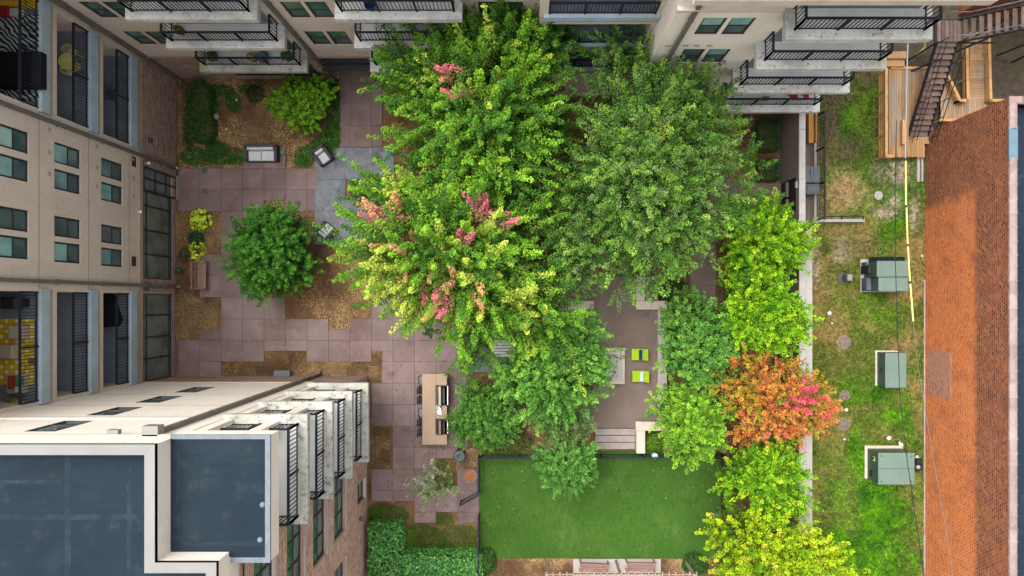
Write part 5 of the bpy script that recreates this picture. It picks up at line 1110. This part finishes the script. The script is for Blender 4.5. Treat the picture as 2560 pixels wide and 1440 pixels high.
# ------------------------------------------------------------------ plants
def pick(cols, w, n): return np.array(cols)[rng.choice(len(cols), n, p=np.array(w)/sum(w))]
def lobes(d, k, amp, seed):
    r = np.random.default_rng(seed); c = unit(r.normal(size=(k,3))); a = r.uniform(-.6, 1.0, k)*amp
    return 1 + np.sum(a[None]*np.exp((d@c.T - 1)*7.0), axis=1)
def crown_leaves(c, rad, nshoot, per, slen, swid, leaf, cols, w, seed, amp=.35, tipgain=.5, spots=(), up=.45, zmin=-.35, fill=.5, inner=None, fmin=.45, clusters=8):
    c = np.array(c); rad = np.array(rad)
    d = unit(rng.normal(size=(int(nshoot*2.2),3)) + np.array([0,0,.35])); d = d[d[:,2] > zmin][:nshoot]; n = len(d)
    lb = lobes(d, 9, amp, seed)[:,None]; f = fmin + (1-fmin)*np.sqrt(rng.random((n,1)))
    q_ = np.random.default_rng(seed+500); ang = np.arange(clusters)*2.39996 + q_.uniform(0,6.28); rr_ = np.sqrt((np.arange(clusters)+.35)/clusters)*.72*q_.uniform(.82,1.15,clusters)
    cc = np.stack([np.cos(ang)*rr_, np.sin(ang)*rr_, .38*(1-rr_**2*1.7)+q_.uniform(-.16,.20,clusters)], 1)     # branch clusters
    csz = q_.uniform(.38,.54,clusters); kk = rng.choice(clusters, n, p=csz**2/np.sum(csz**2))
    loc = cc[kk] + d*csz[kk][:,None]*lb*f; base = c + loc*rad
    gl = unit(loc*np.array([1,1,.6])+1e-6)
    sd = unit(d*np.array([.75,.75,.5]) + gl*.45 + np.array([0,0,up]) + rng.normal(size=(n,3))*.46)
    L = slen*rng.uniform(.55,1.35,(n,1))*(.6+.5*f)
    sc_ = pick(cols, w, n)*rng.uniform(.78,1.22,(n,1))
    g0 = sc_.copy(); spot = np.zeros(n)
    for (px, py, zz, r_, col, prob) in spots:
        q = np.array(P(px, py, zz)); hit = (np.linalg.norm((base+sd*L*.6-q)[:,:2], axis=1) < r_) & (rng.random(n) < prob) & (d[:,2] > -.1)
        sc_[hit] = np.array(col)*rng.uniform(.75,1.25,(hit.sum(),1)); spot[hit] = 1.0
    t = rng.random((n,per,1))**.8; perp = rng.normal(size=(n,per,3)); perp -= sd[:,None]*np.sum(perp*sd[:,None],axis=2,keepdims=True)
    perp = perp/np.linalg.norm(perp,axis=2,keepdims=True)*np.sqrt(rng.random((n,per,1)))
    pos = base[:,None] + sd[:,None]*L[:,None]*t + perp*swid*(1.05-.7*t)
    nr = rng.normal(size=(n,per,3))*.55 + np.array([0,0,.85]) + perp*.35
    mixf = np.clip(t*2.0-.15 + rng.normal(size=(n,per,1))*.22, 0, 1)*spot[:,None,None]
    body = g0[:,None]*(1-mixf) + sc_[:,None]*mixf
    body = np.where(spot[:,None,None] > 0, body, sc_[:,None])
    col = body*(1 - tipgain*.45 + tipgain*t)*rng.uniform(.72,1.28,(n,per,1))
    size = leaf*rng.uniform(.65,1.3,(n,per))
    P_, N_, C_, S_ = pos.reshape(-1,3), nr.reshape(-1,3), col.reshape(-1,3), size.reshape(-1)
    if fill:
        m = int(nshoot*per*fill); dd = unit(rng.normal(size=(m,3))); rr = rng.uniform(.0,.95,(m,1))**.6; k3 = rng.choice(clusters, m)
        p2 = c + (cc[k3]*np.array([1,1,.8]) + dd*csz[k3][:,None]*rr*np.array([1,1,.8]) - np.array([0,0,.16]))*rad; ic = np.array(inner if inner is not None else cols[0])  # inner leaves get a darker green, crown shade put into the colour
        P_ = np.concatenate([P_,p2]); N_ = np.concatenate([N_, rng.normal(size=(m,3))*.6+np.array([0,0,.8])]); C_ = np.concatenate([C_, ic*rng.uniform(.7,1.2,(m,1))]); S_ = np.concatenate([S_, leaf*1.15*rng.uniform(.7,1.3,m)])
    k = P_[:,2] > .05
    return P_[k], N_[k], np.clip(C_[k],.004,1), S_[k]
def tree(name, label, px, py, rx, ry, zc, rz, cols, w, seed, nshoot=320, per=45, slen=.8, swid=.2, leaf=.13, trunk=.13, group='courtyard trees', extra=(), mat='leaf', cat='tree', aspect=.34, **kw):
    c = P(px, py, zc); k = (1-zc/H)/S; t = thing(name, label, cat, (c[0], c[1], 0), group=group)
    parts = [crown_leaves(c, (rx*k, ry*k, rz), nshoot, per, slen, swid, leaf, cols, w, seed, **kw)]
    for j, (ex, ey, er, ez, ns) in enumerate(extra):
        parts.append(crown_leaves(P(ex, ey, ez), (er*k, er*k, rz*.55), ns, per, slen, swid, leaf, cols, w, seed+j+1, **{**kw, 'fill': .3, 'clusters': 3}))
    A = [np.concatenate(x) for x in zip(*parts)]
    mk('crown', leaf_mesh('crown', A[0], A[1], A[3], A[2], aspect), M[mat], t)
    m = MB(); th = zc-.35*rz; r_ = np.random.default_rng(seed)
    m.tube([(c[0],c[1],-.03),(c[0]+.03,c[1],th*.3),(c[0]-.02,c[1]+.04,th*.7),(c[0],c[1],th)], [trunk*1.4,trunk,trunk*.9,trunk*.8], 9)
    tk = mk('trunk', m, M['bark'], t, smooth=True)
    for q in range(7):
        a = q*.9+r_.uniform(-.2,.2); e = .62; m = MB(); z0 = th*r_.uniform(.75,1.0); q1 = (c[0]+rx*k*e*math.cos(a), c[1]+ry*k*e*math.sin(a), zc+rz*r_.uniform(.1,.5))
        mid = ((c[0]*.6+q1[0]*.4), (c[1]*.6+q1[1]*.4), (z0*.45+q1[2]*.55)); m.tube([(c[0],c[1],z0), mid, q1], [trunk*.55, trunk*.35, trunk*.12], 6); mk('limb', m, M['bark'], tk)
    return t
def bush(name, label, px, py, rx, ry, hgt, cols, w, seed, n=2600, leaf=.07, group=None, cat='shrub', mat='hedge_leaf', boxy=1.0, lump=.18, aspect=.34):
    """low plant: leaves over a lumpy dome (boxy > 1 squares it off like a clipped hedge)"""
    c = np.array(P(px, py, hgt*.8)); kx, ky = rx/S, ry/S
    if boxy > 1:                                     # clipped: points over a box with rounded edges
        a_t, a_x, a_y = 4*kx*ky, 2*kx*hgt, 2*ky*hgt; f = rng.choice(3, n, p=np.array([a_t*1.6, 2*a_x, 2*a_y])/(a_t*1.6+2*a_x+2*a_y))
        u, v = rng.uniform(-1,1,n), rng.uniform(-1,1,n); s_ = rng.choice([-1.,1.], n)
        bx = np.where(f==2, s_, u); by = np.where(f==1, s_, np.where(f==2, u, v)); bz = np.where(f==0, 1.0, (v+1)/2)
        r2 = np.sqrt(bx**2+by**2); k2 = np.where(r2 > 1.27, 1.27/np.maximum(r2,1e-6), 1.0); bx, by = bx*k2, by*k2
        edge = np.maximum(np.abs(bx), np.abs(by)); bz = bz*(1-.22*np.clip((edge-.72)/.28,0,1)**2)
        lu = 1+lump*(fbm(c[0]+bx*kx, c[1]+by*ky, 1.7, seed)-.5)*1.6; dep = 1-.10*rng.random(n)**2
        pos = np.stack([c[0]+bx*kx*lu*dep, c[1]+by*ky*lu*dep, bz*hgt*lu*(1-.16*rng.random(n)**2)],1)
        sd = np.stack([np.where(f==2,bx,0), np.where(f==1,by,0), np.where(f==0,1.,.25)],1)
    else:
        d = unit(rng.normal(size=(n,3))); d[:,2] = np.abs(d[:,2]); sd = d
        f = (.62+.38*np.sqrt(rng.random((n,1))))*(lobes(d, 10, lump, seed)[:,None])
        pos = np.stack([c[0]+sd[:,0]*kx*f[:,0], c[1]+sd[:,1]*ky*f[:,0], .0+sd[:,2]*hgt*f[:,0]], 1)
    nr = sd*.8 + rng.normal(size=(n,3))*.5 + np.array([0,0,.45])
    col = pick(cols, w, n)*rng.uniform(.7,1.3,(n,1))
    t = thing(name, label, cat, (c[0], c[1], 0), group=group)
    mk('foliage', leaf_mesh('foliage', pos, nr, leaf*rng.uniform(.65,1.35,n), np.clip(col,.003,1), aspect), M[mat], t)
    m = MB()
    for q in range(5): a = q*1.256; m.tube([(c[0]+.06*math.cos(a), c[1]+.06*math.sin(a), -.03), (c[0]+kx*.55*math.cos(a), c[1]+ky*.55*math.sin(a), hgt*.7)], [.025,.012], 5)
    mk('stems', m, M['bark'], t); return t

G_MAPLE = [(.075,.185,.013),(.145,.285,.018),(.036,.108,.012),(.23,.32,.032),(.105,.235,.015)]
PINK, SALMON, YEL = (.44,.12,.14), (.42,.23,.10), (.30,.37,.045)
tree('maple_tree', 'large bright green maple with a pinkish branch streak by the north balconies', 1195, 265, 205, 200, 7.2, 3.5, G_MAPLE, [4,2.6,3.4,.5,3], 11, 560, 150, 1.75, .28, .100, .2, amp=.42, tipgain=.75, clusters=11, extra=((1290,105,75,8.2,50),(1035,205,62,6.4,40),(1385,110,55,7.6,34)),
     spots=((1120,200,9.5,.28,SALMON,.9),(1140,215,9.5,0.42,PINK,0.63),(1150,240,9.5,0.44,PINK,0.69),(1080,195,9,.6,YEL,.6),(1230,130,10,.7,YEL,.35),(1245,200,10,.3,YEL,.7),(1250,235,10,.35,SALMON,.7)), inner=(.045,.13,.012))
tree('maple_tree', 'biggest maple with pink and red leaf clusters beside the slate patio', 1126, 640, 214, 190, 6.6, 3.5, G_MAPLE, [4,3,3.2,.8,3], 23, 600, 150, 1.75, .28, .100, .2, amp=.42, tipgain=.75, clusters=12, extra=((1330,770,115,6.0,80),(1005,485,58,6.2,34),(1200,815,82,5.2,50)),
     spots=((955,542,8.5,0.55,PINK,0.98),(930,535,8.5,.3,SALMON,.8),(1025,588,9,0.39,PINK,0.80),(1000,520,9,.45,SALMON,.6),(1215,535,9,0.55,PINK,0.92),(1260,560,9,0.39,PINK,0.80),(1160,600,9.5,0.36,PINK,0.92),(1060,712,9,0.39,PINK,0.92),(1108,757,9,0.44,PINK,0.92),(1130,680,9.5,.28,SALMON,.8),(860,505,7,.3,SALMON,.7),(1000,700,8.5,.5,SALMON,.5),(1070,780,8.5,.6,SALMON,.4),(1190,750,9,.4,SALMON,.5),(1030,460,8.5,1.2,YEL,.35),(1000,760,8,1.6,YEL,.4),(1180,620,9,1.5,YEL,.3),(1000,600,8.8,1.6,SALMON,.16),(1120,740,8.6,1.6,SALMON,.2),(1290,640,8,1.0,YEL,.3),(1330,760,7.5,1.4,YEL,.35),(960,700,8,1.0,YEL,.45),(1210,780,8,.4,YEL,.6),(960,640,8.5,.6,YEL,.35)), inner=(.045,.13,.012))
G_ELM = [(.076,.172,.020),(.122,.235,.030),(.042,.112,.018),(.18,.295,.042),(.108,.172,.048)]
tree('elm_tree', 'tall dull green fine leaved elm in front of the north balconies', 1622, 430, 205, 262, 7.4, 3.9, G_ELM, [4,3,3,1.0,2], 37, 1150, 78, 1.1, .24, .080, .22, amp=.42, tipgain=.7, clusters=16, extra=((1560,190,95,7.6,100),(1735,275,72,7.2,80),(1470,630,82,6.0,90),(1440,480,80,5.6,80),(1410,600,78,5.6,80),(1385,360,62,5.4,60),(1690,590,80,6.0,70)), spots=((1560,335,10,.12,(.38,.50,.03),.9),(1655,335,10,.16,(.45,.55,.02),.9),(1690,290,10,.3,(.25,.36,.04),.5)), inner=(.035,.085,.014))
tree('understorey_tree', 'olive brown leaved small tree squeezed between the maples and the elm', 1335, 440, 120, 205, 4.8, 2.2, [(.085,.135,.022),(.12,.165,.028),(.16,.135,.045),(.055,.10,.018)], [3,3,1.0,3], 41, 560, 70, .85, .22, .085, .12, amp=.3, clusters=14)
tree('garden_tree', 'small dense dark green tree on the bed beside the slate patio', 684, 628, 102, 106, 2.9, 1.7, [(.038,.140,.012),(.062,.19,.018),(.025,.10,.010),(.09,.24,.026)], [4,3,3,.6], 53, 700, 90, .6, .2, .070, .1, amp=.34, clusters=14, inner=(.025,.075,.01), fill=.7)
LIME = [(.115,.265,.006),(.19,.355,.007),(.055,.155,.006),(.27,.39,.014)]
tree('lime_tree', 'bright lime green tree leaning over the black gate door', 1903, 605, 92, 98, 4.6, 2.3, LIME, [4,3,2.4,.8], 61, 460, 70, .75, .22, .095, .1, amp=.32, inner=(.07,.16,.01))
tree('lime_tree', 'bright lime green tree between the gate tree and the orange maple', 1897, 788, 92, 98, 4.6, 2.3, LIME, [4,3,2.4,.8], 67, 460, 70, .75, .22, .095, .1, amp=.32, inner=(.07,.16,.01))
tree('orange_maple', 'small maple in orange and crimson autumn leaf beside the wall', 1925, 1004, 116, 102, 4.4, 2.4, [(.40,.135,.03),(.44,.19,.045),(.30,.185,.02),(.42,.10,.055),(.17,.19,.02)], [4,3,2.4,1.6,2.2], 71, 560, 72, .85, .2, .095, .1, amp=.38, inner=(.17,.10,.02),
     spots=((2010,1000,6.5,.75,(.50,.075,.10),.85),(2050,1020,6,.6,(.55,.10,.08),.7),(1830,1000,5.5,1.0,(.33,.22,.02),.55),(1870,930,6,.7,(.35,.19,.02),.5)))
tree('lime_tree', 'yellow green tree just below the orange maple along the wall', 1895, 1188, 88, 84, 4.3, 2.2, LIME, [4,3,2.4,.8], 79, 420, 70, .8, .22, .095, .1, amp=.34, inner=(.07,.16,.01))
tree('lime_tree', 'large yellow lime tree at the bottom edge overhanging the wall', 1918, 1380, 150, 110, 4.8, 2.6, [(.195,.305,.005),(.285,.39,.007),(.10,.21,.006),(.37,.39,.03)], [4,3.4,2,1.2], 83, 620, 72, .9, .22, .10, .12, amp=.36, inner=(.09,.17,.01))
MID = [(.075,.20,.028),(.115,.265,.034),(.05,.14,.02),(.16,.32,.045)]
tree('garden_tree', 'mid green tree at the planter wall beside the lime chairs', 1738, 866, 94, 122, 3.8, 2.0, MID, [4,3,3,.8], 89, 480, 68, .7, .22, .092, .1, amp=.32, inner=(.04,.11,.015))
tree('garden_tree', 'light green tree above the planted corner by the steps', 1728, 1052, 80, 104, 3.8, 1.9, [(.13,.285,.018),(.19,.36,.022),(.08,.19,.014)], [4,3,2.4], 97, 380, 66, .7, .22, .092, .09, amp=.32, inner=(.05,.13,.012))
tree('garden_tree', 'mid green tree spreading over the fire table', 1378, 930, 116, 124, 4.4, 2.3, MID, [4,3.4,2.4,1.4], 101, 600, 68, .85, .22, .097, .11, amp=.40, inner=(.04,.11,.015))
tree('garden_tree', 'small green tree overhanging the turf beside the steps', 1415, 1152, 66, 62, 3.6, 1.8, [(.07,.19,.03),(.10,.24,.038),(.05,.14,.022)], [4,3,3], 103, 340, 60, .6, .2, .082, .08, amp=.32, inner=(.04,.11,.016))
tree('understorey_tree', 'grey green airy tree behind the small turf tree', 1400, 1050, 75, 62, 3.4, 1.4, [(.095,.155,.045),(.14,.20,.065),(.065,.115,.03)], [3,3,2], 105, 180, 38, .6, .22, .08, .07, amp=.3, inner=(.05,.09,.02), fill=.3)
tree('garden_shrub', 'big dense green shrub beside the outdoor kitchen island', 1212, 1045, 86, 92, 1.5, 1.1, [(.07,.19,.026),(.105,.245,.032),(.045,.13,.018)], [4,3,3], 107, 460, 62, .45, .2, .08, .06, amp=.30, inner=(.035,.10,.014), cat='shrub')
tree('olive_tree', 'sparse silvery olive sapling on the bed by the rust planter', 1088, 1208, 62, 50, 2.4, .8, [(.19,.24,.12),(.28,.33,.19),(.11,.16,.055),(.16,.26,.05)], [3,3,2,2], 109, 90, 18, .5, .16, .09, .035, amp=.25, fill=.12, inner=(.10,.16,.05))
tree('privet_bush', 'glossy yellow green bush beside the north entrance path', 766, 258, 72, 60, .9, .75, [(.12,.27,.012),(.17,.34,.016),(.07,.17,.012)], [4,3,2.4], 113, 380, 44, .3, .16, .105, .05, amp=.26, inner=(.05,.12,.01), cat='shrub', mat='hedge_leaf')
DK = [(.022,.085,.017),(.036,.12,.024),(.013,.055,.012)]
bush('clipped_hedge', 'dark clipped hedge along the west brick wall', 490, 285, 34, 74, .95, DK, [3,2,2], 3, 9000, .065, boxy=2.2, lump=.45)
bush('lime_hosta', 'lime yellow leafy plant by the west glass wall', 495, 548, 27, 31, .5, [(.46,.58,.03),(.36,.50,.02),(.58,.64,.10)], [3,2,1.4], 5, 170, .24, group='lime yellow plants', cat='plant', lump=.2)
bush('lime_hosta', 'narrow lime yellow plant touching the brown bench', 489, 626, 18, 25, .5, [(.46,.58,.03),(.34,.48,.02),(.58,.64,.10)], [3,2,1.4], 6, 90, .22, group='lime yellow plants', cat='plant', lump=.2)
bush('dark_clump', 'dark blue green clump between the two lime plants', 486, 595, 22, 18, .35, [(.02,.06,.03),(.03,.085,.045)], [1,1], 8, 900, .07, cat='plant')
bush('grey_shrub', 'thin grey green shrub at the foot of the west wall', 455, 636, 15, 20, .4, [(.09,.11,.05),(.06,.08,.035)], [1,1], 9, 420, .07, cat='plant')
bush('square_bush', 'dark squarish clipped bush nearest the north wall by the coping wall', 1924, 337, 26, 36, 1.0, [(.024,.085,.018),(.038,.115,.024),(.014,.055,.012)], [3,2,2], 12, 4200, .055, 'clipped bushes by the east wall', boxy=2.4, lump=.06)
bush('square_bush', 'dark squarish clipped bush beside the footpath end', 1924, 424, 27, 26, 1.0, [(.024,.085,.018),(.038,.115,.024),(.014,.055,.012)], [3,2,2], 13, 3600, .055, 'clipped bushes by the east wall', boxy=2.4, lump=.06)
HG = [(.06,.21,.045),(.115,.32,.07),(.03,.12,.03),(.19,.40,.05)]
bush('privet_hedge', 'broad green hedge block against the brick wing at the bottom edge', 962, 1390, 42, 80, 1.3, HG, [3,2.4,2.4,.6], 15, 5200, .14, 'bottom hedges', cat='hedge', boxy=2.6, lump=.08)
bush('privet_hedge', 'low wide green hedge along the bottom edge below the green bed', 1102, 1422, 99, 36, 1.3, HG, [3,2.4,2.4,.6], 16, 6400, .14, 'bottom hedges', cat='hedge', boxy=2.8, lump=.06)
bush('dark_shrub', 'small dark shrub at the turf corner beside the low hedge', 1218, 1410, 22, 32, .9, [(.03,.085,.016),(.045,.12,.02)], [1,1], 17, 1800, .075, lump=.3)
bush('dark_shrub', 'dark glossy bush at the end of the bench pad', 1742, 1420, 32, 26, .9, [(.022,.08,.014),(.035,.11,.02)], [1,1], 18, 2400, .07, lump=.2)
bush('planter_shrub', 'dark green shrub filling the L shaped seat wall corner', 1665, 718, 58, 34, .75, [(.02,.07,.012),(.032,.10,.016)], [1,1], 19, 3000, .07, lump=.25)
bush('planter_shrub', 'grassy green plant in the stained corner wall', 1640, 1108, 28, 26, .7, [(.09,.20,.014),(.13,.27,.018),(.06,.15,.012)], [3,2,2], 20, 1800, .11, lump=.25, aspect=.14)
bush('bed_shrub', 'brownish green shrub near the entrance path shade', 632, 232, 22, 24, .5, [(.045,.06,.03),(.03,.075,.02)], [1,1], 22, 900, .07, lump=.3)
bush('bed_shrub', 'yellow flowering shrub between grill shrub and turf fence', 1290, 1105, 45, 22, .6, [(.09,.12,.03),(.17,.16,.05),(.06,.10,.022)], [3,1.5,2], 24, 1500, .08, lump=.35)
bush('bed_shrub', 'olive dry shrub above the big green shrub by the slate patio', 1285, 990, 32, 36, .9, [(.13,.14,.055),(.17,.15,.07),(.08,.11,.03)], [3,2,2], 25, 1700, .08, lump=.35)
bush('bed_shrub', 'bright green grassy strip plant beside the square bushes', 1884, 400, 13, 48, .4, [(.10,.20,.016),(.15,.26,.02)], [1,1], 26, 1500, .08, lump=.3)
for (px, py, r_, lab, cols, zz) in ((528,139,16,'olive potted shrub at the corner end of the lowest north balcony',[(.07,.10,.02),(.12,.13,.03)],0),(627,141,12,'yellow and white flowers in a pot on the lowest north balcony',[(.62,.50,.02),(.5,.5,.4),(.10,.16,.03)],0),(716,138,17,'green leafy potted plant on the lowest north balcony',[(.04,.15,.02),(.08,.21,.03)],0),(443,72,11,'olive potted bush on the middle north balcony',[(.14,.17,.03),(.10,.13,.02)],1)):
    zf = FL[zz]+.015; c = P(px, py, zf+.5); t = thing('potted_plant', lab, 'potted plant', (c[0], c[1], zf), group='balcony pots')
    mk('pot', MB().lathe((c[0],c[1],zf), [(.13,0),(.18,.3),(.19,.34),(.15,.33),(0,.3)], 14), M['pot'], t, smooth=False)
    n = 330; d = unit(rng.normal(size=(n,3))); d[:,2] = np.abs(d[:,2]); q = r_/S*.9; pos = np.array([c[0],c[1],zf+.3]) + d*np.array([q,q*.8,.45])*np.sqrt(rng.random((n,1)))
    mk('foliage', leaf_mesh('foliage', pos, d+np.array([0,0,.6]), .09*rng.uniform(.7,1.3,n), pick(cols, [1]*len(cols), n), .34), M['hedge_leaf'], t)
c = P(656, 141, FL[0]+.4); t = thing('glazed_urn', 'grey blue round urn on the lowest north balcony', 'urn', (c[0],c[1],FL[0]+.015)); mk('body', MB().lathe((c[0],c[1],FL[0]+.015), [(.15,0),(.27,.2),(.29,.34),(.22,.46),(.18,.45),(.0,.40)], 18), M['pot_blue'], t, smooth=True)
c = P(30, 1008, FL[2]+.3); t = thing('flower_bowl', 'bowl of red and green plants at the end of the lower west balcony', 'potted plant', (c[0],c[1],FL[2])); mk('pot', MB().lathe((c[0],c[1],FL[2]+.005), [(.12,0),(.2,.2),(.18,.21),(0,.18)], 12), M['pot'], t)
n = 420; d = unit(rng.normal(size=(n,3))); d[:,2] = np.abs(d[:,2]); mk('foliage', leaf_mesh('foliage', np.array([c[0],c[1],FL[2]+.2])+d*np.array([.38,.22,.3])*np.sqrt(rng.random((n,1))), d+np.array([0,0,.6]), .09*rng.uniform(.7,1.3,n), pick([(.08,.22,.03),(.45,.10,.03),(.5,.35,.04)], [3,1.2,1], n), .34), M['hedge_leaf'], t)

# low ground cover in the beds
def cover(label, areas, cols, w, leaf=.075, dens=230, zt=.22, name='ground_cover', aspect=.34):
    ps = []
    for (px, py, rx, ry) in areas:
        n = int(dens*math.pi*rx*ry/S/S*1.0); a = rng.random(n)*6.283; r_ = np.sqrt(rng.random(n)); edge = .82+.3*vnoise(a*1.3+px, a*0+py, 1.0, 2)
        x, y = px+rx*r_*np.cos(a)*edge, py+ry*r_*np.sin(a)*edge; k = np.array([not paved(u, v) for u, v in zip(x, y)]); X = (x-CX)/S; Y = -(y-CY)/S
        h_ = zt*(.35+.9*fbm(X, Y, 2.2, 3))*np.clip(1.25-r_, .25, 1); ps.append(np.stack([X, Y, h_*np.sqrt(rng.random(n))+.02],1)[k])
    ps = np.concatenate(ps); n = len(ps); tone = (.55+.9*fbm(ps[:,0], ps[:,1], 1.3, 6))[:,None]
    o = mk(name, leaf_mesh(name, ps, rng.normal(size=(n,3))*.5+np.array([0,0,.8]), leaf*rng.uniform(.6,1.4,n), np.clip(pick(cols,w,n)*tone*rng.uniform(.75,1.25,(n,1)),.003,1), aspect), M['hedge_leaf'], kind='stuff')
    o['label'] = label; o['category'] = 'ground cover'
GC = [(.036,.125,.015),(.06,.175,.02),(.022,.08,.012)]
cover('dark green ground cover in the north west beds', [(490,392,42,24),(560,388,50,26),(540,368,30,18),(592,400,25,14),(555,228,32,18),(585,255,22,26),(535,262,16,20),(620,225,22,14),(838,240,14,36),(835,330,22,45),(800,375,34,30),(760,395,26,28),(820,350,30,26),(843,285,10,40)], GC, [3,2,2], .085, 560)
cover('green creeping ground cover in the bed below the paving', [(970,1290,52,30),(1060,1345,60,34),(1150,1345,48,38),(1110,1300,26,16),(1005,1340,40,34),(1100,1370,90,16),(940,1280,24,20)], [(.05,.15,.010),(.08,.20,.013),(.03,.09,.008),(.10,.08,.02)], [3,2,2,.8], .075, 1150, .06, aspect=.13)
cover('mixed low green planting below the olive sapling and fence', [(1110,1190,30,32),(1105,1165,22,16),(1230,1120,40,14),(1300,1125,60,12),(1390,1128,60,8)], [(.06,.13,.018),(.10,.17,.025),(.045,.085,.016)], [2,2,2], .07, 260, .15)
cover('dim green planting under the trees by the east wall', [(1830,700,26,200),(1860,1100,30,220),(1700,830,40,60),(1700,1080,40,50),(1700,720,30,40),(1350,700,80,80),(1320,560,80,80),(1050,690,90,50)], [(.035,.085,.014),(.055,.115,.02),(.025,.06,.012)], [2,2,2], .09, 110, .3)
# fallen leaves and crumbs on paving and turf
n = 420; px = rng.uniform(920, 1195, n); py = rng.uniform(900, 1300, n); X = (px-CX)/S; Y = -(py-CY)/S
px2 = rng.uniform(1205, 1800, 70); py2 = 1155+rng.random(70)**2*230
k = np.array([paved(u, v) for u, v in zip(px, py)])
pos = np.concatenate([np.stack([X[k],Y[k],np.full(k.sum(),.066)],1), np.stack([(px2-CX)/S, -(py2-CY)/S, np.full(70,.04)],1)]); n = len(pos)
cl = np.concatenate([pick([(.08,.045,.03),(.16,.10,.05),(.22,.08,.05)], [3,2,1], k.sum()), pick([(.45,.42,.30),(.35,.33,.12),(.6,.58,.5)], [2,2,1], 70)])
o = mk('fallen_leaves', leaf_mesh('fallen_leaves', pos, rng.normal(size=(n,3))*.15+np.array([0,0,1]), np.concatenate([rng.uniform(.05,.11,n-70), rng.uniform(.03,.065,70)]), cl, .34), M['grass'], kind='stuff'); o['label'] = 'fallen leaves on paving and turf'; o['category'] = 'leaves'
